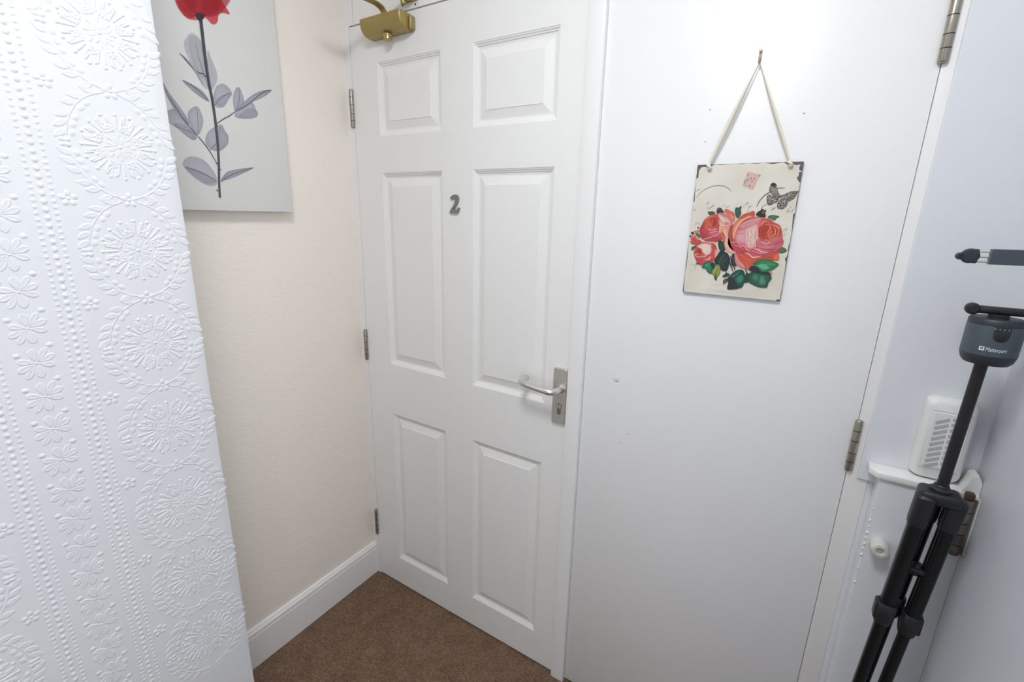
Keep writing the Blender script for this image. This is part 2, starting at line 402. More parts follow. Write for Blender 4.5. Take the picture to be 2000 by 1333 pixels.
# ------------------------------------------------------------------ printed artwork (drawing units: mm on the print)
SIGN_ART = [
["S",2.0,[150,145,138],[[-91.3,68.3],[-83.2,78.8],[-72.7,86.3],[-59.9,91.4],[-49.0,92.5],[-36.7,90.3],[-28.6,85.2],[-23.8,80.2]]],
["S",2.6,[120,115,112],[[27.2,50.7],[31.0,61.8],[37.9,71.8],[46.2,78.4],[52.6,83.8],[61.2,86.2],[72.1,86.6]]],
["S",0.5,[195,190,178],[[-71.2,70.8],[-66.7,70.9]]],
["S",0.5,[195,190,178],[[-71.4,67.4],[-66.3,67.4]]],
["S",0.5,[195,190,178],[[-71.0,63.9],[-66.0,64.0]]],
["S",0.5,[195,190,178],[[-70.7,60.5],[-65.6,60.5]]],
["S",0.9,[140,134,130],[[-63.7,43.7],[-60.9,46.8],[-58.5,49.6]]],
["S",1.8,[140,134,130],[[-58.6,48.4],[-55.8,51.5],[-53.4,54.3]]],
["S",1.8,[140,134,130],[[-69.3,54.0],[-66.4,57.1],[-64.0,59.9]]],
["S",0.9,[140,134,130],[[-37.0,49.4],[-34.3,52.4],[-32.0,55.2]]],
["S",0.9,[140,134,130],[[-31.8,46.6],[-29.1,49.7],[-26.8,52.4]]],
["S",0.9,[140,134,130],[[-28.1,47.3],[-25.3,50.3],[-23.0,53.1]]],
["S",1.8,[140,134,130],[[6.6,54.1],[9.2,57.1],[11.4,59.8]]],
["S",0.9,[140,134,130],[[12.1,47.5],[14.7,50.5],[16.9,53.2]]],
["S",0.9,[140,134,130],[[13.5,48.7],[16.1,51.6],[18.3,54.3]]],
["S",0.9,[140,134,130],[[9.9,39.6],[12.5,42.6],[14.7,45.3]]],
["S",0.9,[140,134,130],[[-90.1,81.5],[-87.2,84.5],[-84.7,87.3]]],
["S",0.9,[140,134,130],[[-94.5,80.4],[-91.6,83.4],[-89.1,86.1]]],
["S",0.9,[140,134,130],[[-93.2,41.9],[-90.3,45.0],[-87.8,47.9]]],
["S",0.9,[140,134,130],[[55.7,45.1],[58.2,48.0],[60.3,50.7]]],
["S",0.9,[140,134,130],[[58.6,46.2],[61.1,49.1],[63.1,51.8]]],
["S",0.9,[140,134,130],[[80.3,41.2],[82.7,44.1],[84.7,46.8]]],
["S",0.9,[140,134,130],[[83.4,40.2],[85.8,43.1],[87.8,45.8]]],
["S",0.9,[140,134,130],[[55.0,42.9],[57.5,45.8],[59.5,48.4]]],
["S",0.9,[140,134,130],[[89.0,42.5],[91.3,45.4],[93.3,48.0]]],
["S",0.9,[140,134,130],[[84.3,47.9],[86.7,50.7],[88.7,53.4]]],
["S",0.8,[150,144,138],[[-85.2,11.4],[-84.1,16.2],[-82.6,19.4]]],
["S",0.8,[150,144,138],[[-82.0,10.5],[-80.9,15.3],[-79.4,18.5]]],
["S",0.8,[150,144,138],[[-78.8,9.5],[-77.8,14.3],[-76.3,17.5]]],
["S",0.8,[150,144,138],[[-87.5,9.2],[-86.5,14.0],[-84.9,17.2]]],
["S",0.8,[150,144,138],[[-91.4,39.6],[-90.4,44.3],[-88.8,47.5]]],
["S",0.8,[150,144,138],[[-67.4,42.2],[-66.3,46.9],[-64.8,50.0]]],
["S",0.8,[150,144,138],[[-62.6,44.4],[-61.6,49.0],[-60.1,52.1]]],
["S",0.8,[155,148,140],[[84.4,4.6],[85.2,8.3],[86.0,11.0]]],
["S",0.8,[155,148,140],[[81.7,3.4],[82.5,7.1],[83.3,9.9]]],
["S",0.8,[155,148,140],[[86.1,5.8],[87.0,9.4],[87.7,12.2]]],
["S",0.8,[155,148,140],[[82.7,38.3],[83.6,41.8],[84.3,44.5]]],
["S",0.8,[155,148,140],[[90.2,38.4],[91.1,42.0],[91.8,44.7]]],
["S",0.8,[155,148,140],[[57.1,43.9],[58.0,47.5],[58.8,50.3]]],
["S",0.8,[155,148,140],[[54.1,44.9],[55.0,48.5],[55.8,51.3]]],
["S",0.8,[155,148,140],[[78.7,-3.1],[79.5,0.6],[80.3,3.4]]],
["S",0.8,[155,148,140],[[83.7,-5.0],[84.6,-1.3],[85.4,1.5]]],
["S",0.8,[155,148,140],[[12.5,46.2],[13.5,49.8],[14.4,52.6]]],
["S",0.8,[155,148,140],[[3.1,49.2],[4.1,52.9],[5.0,55.7]]],
["S",0.7,[150,145,140],[[-87.9,-73.2],[-81.0,-72.7],[-75.8,-75.7],[-74.5,-81.9],[-76.6,-84.3]]],
["S",0.4,[205,190,178],[[-37.1,-117.9],[-37.4,-113.4],[-35.9,-112.9]]],
["S",0.4,[205,190,178],[[-33.7,-117.6],[-33.9,-113.1],[-32.5,-112.6]]],
["S",0.4,[205,190,178],[[-30.3,-117.3],[-30.5,-112.8],[-29.1,-112.3]]],
["S",0.4,[205,190,178],[[-27.1,-117.0],[-27.4,-112.5],[-26.0,-112.0]]],
["S",0.4,[205,190,178],[[-24.4,-116.7],[-24.6,-112.2],[-23.2,-111.8]]],
["S",0.4,[205,190,178],[[-21.6,-116.5],[-21.9,-112.0],[-20.5,-111.5]]],
["S",0.4,[205,190,178],[[-19.1,-116.2],[-19.4,-111.8],[-18.0,-111.3]]],
["S",0.3,[195,188,176],[[-47.0,-125.1],[-22.7,-125.1],[-8.2,-125.4]]],
["S",0.3,[195,188,176],[[-28.8,-127.4],[12.3,-126.2],[32.6,-128.1]]],
["P",0,[222,188,178],[216,182,172],[[1.9,118.7],[25.3,111.9],[16.5,83.2],[-3.6,90.3]]],
["P",0,[190,182,165],[198,188,172],[[-2.3,105.6],[2.7,103.4],[2.2,89.7],[-3.8,91.4]]],
["P",1,[165,140,132],[185,155,146],[[1.1,113.7],[3.9,114.1],[4.5,110.6],[1.7,110.2]]],
["P",1,[165,140,132],[185,155,146],[[7.5,107.1],[10.4,107.5],[11.0,104.0],[8.2,103.6]]],
["P",1,[165,140,132],[185,155,146],[[2.7,103.9],[5.6,104.3],[6.2,100.8],[3.3,100.4]]],
["P",1,[165,140,132],[185,155,146],[[10.3,101.7],[13.1,102.1],[13.7,98.6],[10.9,98.2]]],
["P",1,[165,140,132],[185,155,146],[[13.9,106.0],[16.7,106.4],[17.3,102.9],[14.5,102.5]]],
["P",1,[165,140,132],[185,155,146],[[7.1,92.9],[10.0,93.4],[10.6,89.9],[7.8,89.4]]],
["P",1,[165,140,132],[185,155,146],[[-2.1,100.6],[0.8,101.0],[1.4,97.5],[-1.5,97.1]]],
["P",1,[165,140,132],[185,155,146],[[22.4,111.8],[25.2,112.3],[25.8,108.8],[23.0,108.4]]],
["S",0.8,[206,170,162],[[3.6,117.6],[1.2,102.3],[-0.5,90.3]]],
["S",0.7,[206,172,164],[[18.7,112.0],[13.7,84.8]]],
["P",1,[150,143,138],[110,104,102],[[46.5,92.5],[49.9,97.0],[55.2,94.6],[57.9,89.2],[59.6,83.9],[63.5,76.4],[66.4,69.9],[60.7,67.7],[51.8,74.1],[44.7,82.7]]],
["P",1,[140,132,128],[108,100,98],[[43.0,71.9],[49.8,74.1],[58.5,68.7],[62.9,65.5],[58.8,58.9],[50.4,53.9],[44.7,58.7]]],
["P",1,[150,142,136],[110,102,100],[[66.2,71.0],[73.6,75.3],[82.7,80.2],[94.3,80.8],[97.0,81.9],[93.4,73.4],[89.5,65.8],[80.5,60.3],[71.6,60.2]]],
["P",1,[140,132,126],[108,100,98],[[65.1,64.5],[73.0,64.6],[80.6,59.3],[78.8,50.6],[71.5,46.1],[64.6,49.2],[63.1,56.8]]],
["S",2.2,[70,66,66],[[59.9,57.9],[62.9,65.5],[66.8,74.2]]],
["P",0,[70,66,66],[70,66,66],[[46.8,94.0],[47.9,95.0],[49.2,93.6],[48.4,92.7]]],
["P",0,[60,56,56],[60,56,56],[[53.4,88.5],[54.8,89.9],[56.6,88.0],[55.5,86.8]]],
["P",0,[70,66,66],[70,66,66],[[48.2,81.2],[49.2,82.2],[50.5,80.9],[49.7,80.1]]],
["P",0,[70,66,66],[70,66,66],[[55.6,89.4],[56.6,90.3],[57.8,89.0],[57.0,88.2]]],
["P",0,[205,196,188],[205,196,188],[[50.0,78.6],[51.3,79.8],[52.9,78.1],[51.9,77.1]]],
["P",0,[190,182,174],[190,182,174],[[57.2,82.2],[58.1,83.1],[59.3,81.9],[58.6,81.1]]],
["P",0,[60,56,56],[60,56,56],[[61.3,69.4],[62.6,70.7],[64.3,68.9],[63.3,67.8]]],
["P",0,[190,182,174],[190,182,174],[[62.5,72.2],[63.6,73.3],[65.0,71.8],[64.1,70.8]]],
["P",0,[70,66,66],[70,66,66],[[51.2,88.5],[52.3,89.6],[53.7,88.2],[52.9,87.2]]],
["P",0,[190,182,174],[190,182,174],[[55.2,88.8],[56.3,89.9],[57.8,88.4],[56.9,87.4]]],
["P",0,[205,196,188],[205,196,188],[[51.2,91.6],[52.3,92.6],[53.7,91.2],[52.8,90.3]]],
["P",0,[60,56,56],[60,56,56],[[55.2,91.2],[56.2,92.1],[57.5,90.8],[56.7,90.0]]],
["P",0,[70,66,66],[70,66,66],[[56.8,71.7],[57.7,72.6],[58.8,71.4],[58.1,70.6]]],
["P",0,[205,196,188],[205,196,188],[[48.8,94.6],[50.2,95.9],[52.0,94.0],[50.9,92.9]]],
["P",0,[205,196,188],[205,196,188],[[60.3,68.9],[61.1,69.7],[62.2,68.6],[61.5,67.9]]],
["P",0,[60,56,56],[60,56,56],[[48.5,92.5],[49.8,93.7],[51.3,92.1],[50.4,91.0]]],
["P",0,[70,66,66],[70,66,66],[[48.3,91.4],[49.3,92.4],[50.7,91.0],[49.9,90.1]]],
["P",0,[60,56,56],[60,56,56],[[49.1,79.4],[50.0,80.3],[51.2,79.1],[50.5,78.3]]],
["P",0,[205,196,188],[205,196,188],[[50.7,83.7],[51.7,84.7],[53.1,83.3],[52.3,82.4]]],
["P",0,[60,56,56],[60,56,56],[[50.9,90.9],[52.3,92.2],[54.1,90.4],[53.0,89.3]]],
["P",0,[60,56,56],[60,56,56],[[52.0,89.7],[53.5,91.1],[55.3,89.2],[54.2,88.0]]],
["P",0,[190,182,174],[190,182,174],[[46.4,91.1],[47.5,92.1],[48.9,90.7],[48.1,89.8]]],
["P",0,[190,182,174],[190,182,174],[[44.1,84.6],[45.1,85.6],[46.3,84.3],[45.5,83.5]]],
["P",0,[205,196,188],[205,196,188],[[47.5,90.9],[48.4,91.8],[49.6,90.5],[48.9,89.7]]],
["P",0,[60,56,56],[60,56,56],[[60.3,75.2],[61.4,76.3],[62.8,74.8],[61.9,73.9]]],
["P",0,[205,196,188],[205,196,188],[[46.1,88.3],[47.2,89.4],[48.6,87.9],[47.7,87.0]]],
["P",0,[205,196,188],[205,196,188],[[58.4,63.6],[59.5,64.7],[61.0,63.2],[60.1,62.2]]],
["P",0,[205,196,188],[205,196,188],[[49.0,66.2],[50.1,67.2],[51.5,65.8],[50.6,64.9]]],
["P",0,[190,182,174],[190,182,174],[[46.3,61.2],[47.4,62.3],[48.9,60.9],[48.0,59.9]]],
["P",0,[70,66,66],[70,66,66],[[45.6,57.7],[46.9,58.9],[48.5,57.3],[47.5,56.2]]],
["P",0,[190,182,174],[190,182,174],[[47.2,60.5],[48.2,61.5],[49.5,60.2],[48.7,59.3]]],
["P",0,[60,56,56],[60,56,56],[[60.4,65.4],[61.2,66.2],[62.3,65.1],[61.7,64.3]]],
["P",0,[70,66,66],[70,66,66],[[53.1,56.7],[54.2,57.8],[55.7,56.3],[54.8,55.3]]],
["P",0,[190,182,174],[190,182,174],[[48.4,67.1],[49.2,67.9],[50.3,66.8],[49.6,66.1]]],
["P",0,[70,66,66],[70,66,66],[[51.0,58.2],[51.9,59.2],[53.2,57.9],[52.4,57.0]]],
["P",0,[205,196,188],[205,196,188],[[49.1,72.5],[50.4,73.8],[52.1,72.1],[51.1,71.0]]],
["P",0,[190,182,174],[190,182,174],[[52.3,65.4],[53.5,66.6],[55.2,64.9],[54.2,63.9]]],
["P",0,[190,182,174],[190,182,174],[[45.9,68.0],[47.1,69.2],[48.7,67.5],[47.7,66.4]]],
["P",0,[70,66,66],[70,66,66],[[45.3,62.8],[46.3,63.8],[47.6,62.4],[46.8,61.6]]],
["P",0,[205,196,188],[205,196,188],[[45.3,71.0],[46.4,72.1],[47.8,70.7],[46.9,69.8]]],
["P",0,[70,66,66],[70,66,66],[[49.3,54.4],[50.1,55.2],[51.1,54.1],[50.5,53.4]]],
["P",0,[190,182,174],[190,182,174],[[42.4,67.7],[43.5,68.8],[44.9,67.4],[44.1,66.4]]],
["P",0,[70,66,66],[70,66,66],[[58.1,62.1],[59.2,63.1],[60.6,61.7],[59.7,60.8]]],
["P",0,[70,66,66],[70,66,66],[[50.3,68.2],[51.3,69.1],[52.5,67.9],[51.7,67.1]]],
["P",0,[190,182,174],[190,182,174],[[56.2,61.9],[57.1,62.8],[58.4,61.6],[57.6,60.7]]],
["P",0,[190,182,174],[190,182,174],[[57.7,62.7],[59.0,64.0],[60.7,62.3],[59.7,61.2]]],
["P",0,[205,196,188],[205,196,188],[[54.6,65.2],[55.5,66.1],[56.6,64.9],[55.9,64.2]]],
["P",0,[70,66,66],[70,66,66],[[51.3,61.9],[52.5,63.0],[54.0,61.5],[53.0,60.5]]],
["P",0,[205,196,188],[205,196,188],[[74.9,61.5],[75.8,62.4],[77.0,61.2],[76.3,60.4]]],
["P",0,[205,196,188],[205,196,188],[[67.5,67.5],[68.8,68.8],[70.6,67.0],[69.5,65.8]]],
["P",0,[60,56,56],[60,56,56],[[84.0,74.1],[85.0,75.1],[86.2,73.8],[85.5,73.0]]],
["P",0,[60,56,56],[60,56,56],[[82.8,70.1],[84.0,71.3],[85.6,69.7],[84.7,68.6]]],
["P",0,[60,56,56],[60,56,56],[[82.3,70.7],[83.4,71.8],[84.9,70.3],[84.0,69.3]]],
["P",0,[70,66,66],[70,66,66],[[68.8,67.4],[70.0,68.6],[71.6,66.9],[70.6,65.9]]],
["P",0,[190,182,174],[190,182,174],[[84.4,63.9],[85.3,64.8],[86.6,63.5],[85.8,62.7]]],
["P",0,[70,66,66],[70,66,66],[[90.3,76.0],[91.3,77.1],[92.7,75.6],[91.9,74.7]]],
["P",0,[190,182,174],[190,182,174],[[74.7,67.9],[76.1,69.3],[78.0,67.4],[76.9,66.2]]],
["P",0,[205,196,188],[205,196,188],[[74.1,71.8],[75.3,72.9],[76.7,71.4],[75.8,70.4]]],
["P",0,[205,196,188],[205,196,188],[[70.5,69.7],[71.7,70.9],[73.3,69.2],[72.3,68.2]]],
["P",0,[60,56,56],[60,56,56],[[77.0,72.8],[77.8,73.6],[78.9,72.5],[78.3,71.8]]],
["P",0,[205,196,188],[205,196,188],[[79.8,61.1],[81.0,62.2],[82.5,60.7],[81.6,59.6]]],
["P",0,[205,196,188],[205,196,188],[[82.7,74.4],[83.5,75.2],[84.6,74.1],[83.9,73.4]]],
["P",0,[60,56,56],[60,56,56],[[79.8,67.7],[80.8,68.8],[82.2,67.3],[81.4,66.4]]],
["P",0,[205,196,188],[205,196,188],[[75.4,61.3],[76.3,62.2],[77.4,61.0],[76.7,60.3]]],
["P",0,[60,56,56],[60,56,56],[[86.1,76.6],[87.4,78.0],[89.2,76.1],[88.1,75.0]]],
["P",0,[60,56,56],[60,56,56],[[86.7,67.5],[88.1,68.8],[89.9,67.0],[88.8,65.8]]],
["P",0,[70,66,66],[70,66,66],[[82.0,66.6],[83.2,67.9],[84.8,66.2],[83.8,65.1]]],
["P",0,[190,182,174],[190,182,174],[[78.7,77.6],[80.0,78.9],[81.7,77.1],[80.7,76.0]]],
["P",0,[205,196,188],[205,196,188],[[80.0,73.1],[80.8,74.0],[82.0,72.8],[81.3,72.0]]],
["P",0,[190,182,174],[190,182,174],[[80.5,69.8],[81.5,70.8],[82.7,69.5],[82.0,68.6]]],
["P",0,[60,56,56],[60,56,56],[[74.5,72.8],[75.6,73.9],[76.9,72.5],[76.1,71.6]]],
["P",0,[70,66,66],[70,66,66],[[73.9,66.9],[74.9,67.9],[76.2,66.6],[75.4,65.7]]],
["P",0,[70,66,66],[70,66,66],[[85.9,66.6],[86.9,67.6],[88.1,66.3],[87.4,65.4]]],
["P",0,[205,196,188],[205,196,188],[[68.3,68.0],[69.6,69.4],[71.4,67.5],[70.3,66.4]]],
["P",0,[70,66,66],[70,66,66],[[77.7,65.7],[79.0,67.0],[80.7,65.2],[79.7,64.1]]],
["P",0,[205,196,188],[205,196,188],[[73.5,63.2],[74.7,64.4],[76.2,62.8],[75.3,61.7]]],
["P",0,[60,56,56],[60,56,56],[[87.9,71.1],[89.2,72.4],[90.8,70.7],[89.8,69.5]]],
["P",0,[205,196,188],[205,196,188],[[85.9,68.5],[87.0,69.6],[88.5,68.1],[87.6,67.2]]],
["P",0,[70,66,66],[70,66,66],[[91.8,77.2],[92.6,78.0],[93.6,76.9],[93.0,76.2]]],
["P",0,[205,196,188],[205,196,188],[[75.6,68.4],[76.4,69.3],[77.6,68.1],[76.9,67.4]]],
["P",0,[70,66,66],[70,66,66],[[89.8,70.5],[90.5,71.3],[91.6,70.2],[91.0,69.5]]],
["P",0,[60,56,56],[60,56,56],[[84.1,68.1],[84.9,68.9],[86.0,67.8],[85.3,67.2]]],
["P",0,[205,196,188],[205,196,188],[[65.6,59.9],[66.7,61.1],[68.3,59.5],[67.4,58.4]]],
["P",0,[190,182,174],[190,182,174],[[76.3,59.1],[77.3,60.1],[78.6,58.8],[77.9,57.9]]],
["P",0,[70,66,66],[70,66,66],[[77.0,59.1],[78.1,60.3],[79.6,58.7],[78.7,57.7]]],
["P",0,[60,56,56],[60,56,56],[[74.9,56.5],[75.8,57.4],[76.9,56.2],[76.2,55.5]]],
["P",0,[205,196,188],[205,196,188],[[70.5,56.5],[71.8,57.8],[73.5,56.0],[72.5,54.9]]],
["P",0,[190,182,174],[190,182,174],[[75.4,57.1],[76.5,58.2],[78.0,56.7],[77.1,55.8]]],
["P",0,[60,56,56],[60,56,56],[[68.6,53.1],[69.6,54.0],[70.8,52.8],[70.0,51.9]]],
["P",0,[205,196,188],[205,196,188],[[68.8,47.6],[69.7,48.5],[70.8,47.3],[70.1,46.6]]],
["P",0,[205,196,188],[205,196,188],[[64.7,62.8],[65.6,63.7],[66.8,62.5],[66.1,61.7]]],
["P",0,[190,182,174],[190,182,174],[[70.4,62.4],[71.4,63.4],[72.7,62.1],[71.9,61.3]]],
["P",0,[60,56,56],[60,56,56],[[72.0,60.8],[72.9,61.6],[74.0,60.5],[73.3,59.8]]],
["P",0,[60,56,56],[60,56,56],[[67.8,54.0],[69.0,55.2],[70.5,53.6],[69.6,52.6]]],
["P",0,[205,196,188],[205,196,188],[[76.4,49.8],[77.5,51.0],[79.0,49.5],[78.1,48.5]]],
["P",0,[70,66,66],[70,66,66],[[72.5,57.9],[73.8,59.2],[75.6,57.4],[74.5,56.3]]],
["P",0,[190,182,174],[190,182,174],[[73.5,59.8],[74.7,61.0],[76.4,59.3],[75.4,58.2]]],
["P",0,[205,196,188],[205,196,188],[[64.9,55.6],[66.0,56.7],[67.4,55.3],[66.6,54.3]]],
["P",0,[60,56,56],[60,56,56],[[69.3,50.8],[70.5,52.0],[72.1,50.4],[71.2,49.3]]],
["P",0,[205,196,188],[205,196,188],[[65.5,57.9],[66.5,58.8],[67.7,57.5],[67.0,56.7]]],
["P",0,[205,196,188],[205,196,188],[[71.8,61.0],[72.9,62.1],[74.3,60.6],[73.5,59.6]]],
["P",0,[70,66,66],[70,66,66],[[69.6,54.6],[70.5,55.5],[71.6,54.4],[70.9,53.6]]],
["P",0,[70,66,66],[70,66,66],[[65.3,58.0],[66.6,59.4],[68.3,57.6],[67.3,56.4]]],
["P",0,[190,182,174],[190,182,174],[[68.3,51.8],[69.3,52.7],[70.6,51.4],[69.8,50.6]]],
["P",0,[70,66,66],[70,66,66],[[73.3,58.1],[74.1,58.9],[75.1,57.9],[74.5,57.2]]],
["P",0,[190,182,174],[190,182,174],[[70.7,50.8],[72.0,52.1],[73.7,50.4],[72.7,49.3]]],
["P",1,[58,54,54],[66,62,62],[[46.2,90.3],[48.5,96.2],[54.1,95.1],[56.0,91.9]]],
["P",1,[66,104,92],[52,84,74],[[-11.5,40.9],[-10.5,49.5],[-6.1,48.6],[-0.4,52.2],[-0.8,43.2],[0.9,37.2],[-3.8,28.0],[-7.9,30.9]]],
["S",0.8,[70,78,72],[[36.2,42.9],[37.3,50.3],[41.6,54.6],[46.3,56.2]]],
["P",1,[52,66,58],[45,56,52],[[28.7,35.2],[30.6,40.6],[35.1,43.9],[39.5,47.7],[42.0,44.0],[45.7,45.2],[44.6,38.8],[46.5,31.4],[35.7,31.1]]],
["P",1,[170,90,90],[140,80,78],[[38.6,39.7],[40.4,45.1],[43.3,40.9],[41.9,36.6]]],
["P",1,[84,130,92],[64,100,72],[[50.4,31.5],[56.7,35.4],[70.5,33.1],[65.3,28.8],[63.8,25.0],[55.6,28.5]]],
["P",1,[86,130,86],[66,104,70],[[78.1,-32.9],[85.0,-26.0],[93.5,-32.0],[87.5,-37.8],[79.7,-37.2]]],
["P",1,[60,78,66],[52,64,56],[[-46.0,37.1],[-46.4,46.3],[-42.7,48.4],[-38.7,47.4],[-34.3,42.4],[-32.7,36.9],[-38.5,36.2]]],
["P",1,[165,85,85],[120,70,68],[[-46.3,45.2],[-43.8,48.9],[-40.7,47.4],[-42.2,43.3]]],
["P",1,[70,112,90],[56,92,74],[[-64.1,39.2],[-57.7,40.9],[-51.7,40.0],[-49.4,36.5],[-59.0,33.1]]],
["P",1,[56,60,58],[56,60,58],[[-93.1,-3.2],[-87.4,-3.0],[-88.5,-8.4],[-91.7,-7.5]]],
["P",1,[80,50,50],[70,60,55],[[-95.9,-12.0],[-92.5,-9.7],[-92.1,-13.9]]],
["P",1,[78,104,86],[60,84,68],[[-88.0,-35.3],[-80.0,-31.7],[-77.4,-27.2],[-80.6,-37.1],[-87.4,-42.4]]],
["P",1,[54,72,62],[48,62,54],[[-81.8,7.8],[-77.6,6.9],[-79.4,4.2]]],
["P",1,[236,160,128],[214,106,88],[[-31.6,40.5],[-28.9,46.1],[-18.7,41.8],[-12.5,37.9],[-9.1,28.8],[-10.6,20.6],[-17.2,27.6],[-25.9,36.5]]],
["P",1,[226,120,104],[205,92,82],[[-31.2,40.5],[-29.8,45.6],[-22.7,43.2],[-12.4,36.8],[-10.4,31.8],[-17.8,33.7],[-25.0,37.0]]],
["P",1,[224,158,160],[206,120,124],[[-43.4,36.1],[-31.7,36.9],[-21.5,31.5],[-13.7,22.6],[-11.3,13.5],[-14.1,-0.0],[-11.5,-14.4],[-15.6,-21.9],[-11.6,-31.1],[1.3,-41.9],[-3.3,-44.3],[-15.7,-38.7],[-22.4,-31.7],[-27.9,-17.3],[-38.2,-13.6],[-44.5,9.2]]],
["P",1,[236,208,196],[232,186,176],[[-42.2,34.1],[-31.0,30.3],[-20.7,24.4],[-17.7,15.3],[-25.1,12.0],[-34.9,11.6],[-38.0,21.8]]],
["P",1,[240,200,170],[236,170,140],[[-35.5,7.4],[-26.6,7.8],[-18.5,-4.3],[-16.7,-20.9],[-12.6,-31.2],[-1.7,-41.1],[-13.9,-37.6],[-21.4,-31.7],[-22.0,-17.0],[-26.3,-4.7]]],
["P",1,[238,160,104],[232,150,100],[[-36.1,4.3],[-29.5,6.6],[-27.7,-0.6],[-34.7,0.2]]],
["P",1,[222,120,80],[232,150,120],[[-30.4,15.4],[-25.9,19.1],[-17.8,16.3],[-25.3,13.0]]],
["P",1,[196,86,92],[180,72,76],[[-76.0,1.7],[-72.2,14.5],[-66.3,26.2],[-51.0,32.8],[-40.5,26.9],[-37.5,17.7],[-38.0,3.2],[-32.5,-11.2],[-28.1,-15.2],[-37.3,-22.0],[-51.4,-21.6],[-69.1,-17.1]]],
["P",1,[198,84,70],[206,96,84],[[-68.6,18.8],[-66.3,26.2],[-56.9,32.7],[-47.3,35.5],[-42.0,32.0],[-38.9,21.8],[-42.8,11.3],[-50.0,3.8],[-60.2,5.5],[-65.7,10.5]]],
["P",1,[168,62,52],[190,80,66],[[-58.3,26.4],[-46.6,28.8],[-41.7,19.7],[-44.5,9.2],[-52.5,8.9],[-56.3,17.1]]],
["P",1,[212,106,120],[196,84,98],[[-59.7,1.3],[-48.0,3.8],[-39.8,2.1],[-30.5,-11.1],[-40.2,-13.7],[-54.6,-10.1]]],
["S",1.1,[232,140,116],[[-65.3,16.8],[-64.1,24.2],[-56.6,29.6],[-50.7,30.8]]],
["S",1.1,[232,140,116],[[-61.7,10.7],[-60.3,17.0],[-61.7,21.1]]],
["S",1.1,[232,140,116],[[-57.7,10.8],[-56.2,16.1],[-55.6,20.3]]],
["S",1.1,[232,140,116],[[-54.2,25.5],[-52.3,17.2],[-54.5,8.8]]],
["S",1.1,[232,140,116],[[-66.8,11.5],[-60.1,4.4],[-50.8,2.7],[-42.5,8.2]]],
["S",1.1,[240,200,192],[[-59.0,3.4],[-47.9,2.8],[-40.2,5.2]]],
["S",1.1,[240,200,192],[[-54.2,-3.8],[-47.4,-1.4],[-39.6,-0.0]]],
["S",1.1,[240,200,192],[[-54.4,-12.2],[-46.5,-10.8],[-39.0,-6.3],[-35.7,0.1],[-35.9,11.6],[-39.7,19.7],[-36.4,26.0]]],
["S",1.1,[240,200,192],[[-68.0,-18.2],[-60.1,-15.7],[-48.3,-11.9]]],
["S",1.1,[240,200,192],[[-48.4,-21.5],[-39.2,-23.1],[-31.7,-18.5],[-26.8,-17.8]]],
["P",1,[220,110,88],[206,96,84],[[-33.4,-2.9],[-27.3,-4.7],[-23.4,-12.9],[-23.3,-23.4],[-27.9,-17.3]]],
["P",1,[226,180,172],[206,110,104],[[-92.8,-17.2],[-88.6,-7.3],[-80.6,-3.8],[-74.6,-13.1],[-75.7,-22.8],[-85.9,-24.4]]],
["P",1,[196,72,64],[204,92,82],[[-91.7,-18.2],[-88.1,-12.7],[-81.9,-12.4],[-79.1,-19.8],[-85.0,-23.3]]],
["S",0.8,[236,170,150],[[-89.7,-17.0],[-85.9,-13.6],[-82.4,-17.8]]],
["P",1,[212,160,150],[196,90,90],[[-87.6,-0.9],[-77.1,1.7],[-75.6,-2.5],[-83.8,-2.9]]],
["P",1,[206,88,74],[196,80,76],[[-92.4,-22.6],[-74.0,-19.5],[-68.5,-23.5],[-77.2,-29.3],[-87.6,-28.8]]],
["P",1,[72,128,76],[58,104,64],[[-82.9,-7.1],[-77.9,-5.3],[-71.6,-11.9],[-75.6,-13.7],[-80.4,-11.3]]],
["P",1,[208,92,92],[196,80,82],[[-82.7,-48.1],[-79.5,-37.0],[-75.1,-29.2],[-63.5,-22.2],[-51.2,-23.7],[-40.7,-27.4],[-35.5,-38.8],[-36.2,-51.7],[-39.1,-62.6],[-47.0,-64.3],[-60.7,-70.7],[-66.7,-73.3],[-76.0,-63.0]]],
["P",1,[238,216,202],[230,186,176],[[-76.8,-33.6],[-68.2,-26.7],[-57.0,-26.1],[-48.4,-31.0],[-47.1,-43.8],[-54.5,-50.7],[-63.2,-45.8],[-68.1,-37.5]]],
["P",1,[190,76,66],[204,94,84],[[-82.7,-48.1],[-79.4,-38.1],[-72.4,-35.6],[-65.6,-42.7],[-65.7,-51.4],[-75.8,-54.2]]],
["P",1,[160,60,50],[190,80,66],[[-77.1,-41.2],[-71.2,-37.6],[-66.4,-44.9],[-69.9,-50.6]]],
["P",1,[196,82,90],[190,76,84],[[-77.7,-56.5],[-64.4,-54.6],[-60.4,-64.1],[-63.6,-73.1],[-73.7,-65.0]]],
["S",1.2,[244,206,196],[[-81.4,-50.2],[-74.7,-55.2],[-64.4,-54.6],[-58.6,-50.9]]],
["S",1.2,[244,206,196],[[-61.1,-56.5],[-55.5,-50.8],[-54.2,-44.2]]],
["S",1.2,[244,206,196],[[-59.6,-61.9],[-50.7,-58.0],[-47.2,-52.4]]],
["S",1.2,[244,206,196],[[-60.8,-28.5],[-52.7,-28.1],[-46.2,-33.0]]],
["S",1.2,[244,206,196],[[-79.4,-49.0],[-76.2,-49.9],[-72.3,-47.5]]],
["S",1.2,[244,206,196],[[-53.5,-60.4],[-48.6,-59.0],[-46.1,-53.4]]],
["S",1.2,[244,206,196],[[-65.4,-23.4],[-56.3,-22.9],[-46.6,-28.8]]],
["P",1,[214,92,84],[200,80,76],[[-48.2,-33.1],[-42.6,-28.6],[-36.5,-38.9],[-38.0,-53.9],[-40.0,-63.8],[-46.1,-63.1],[-42.6,-47.8]]],
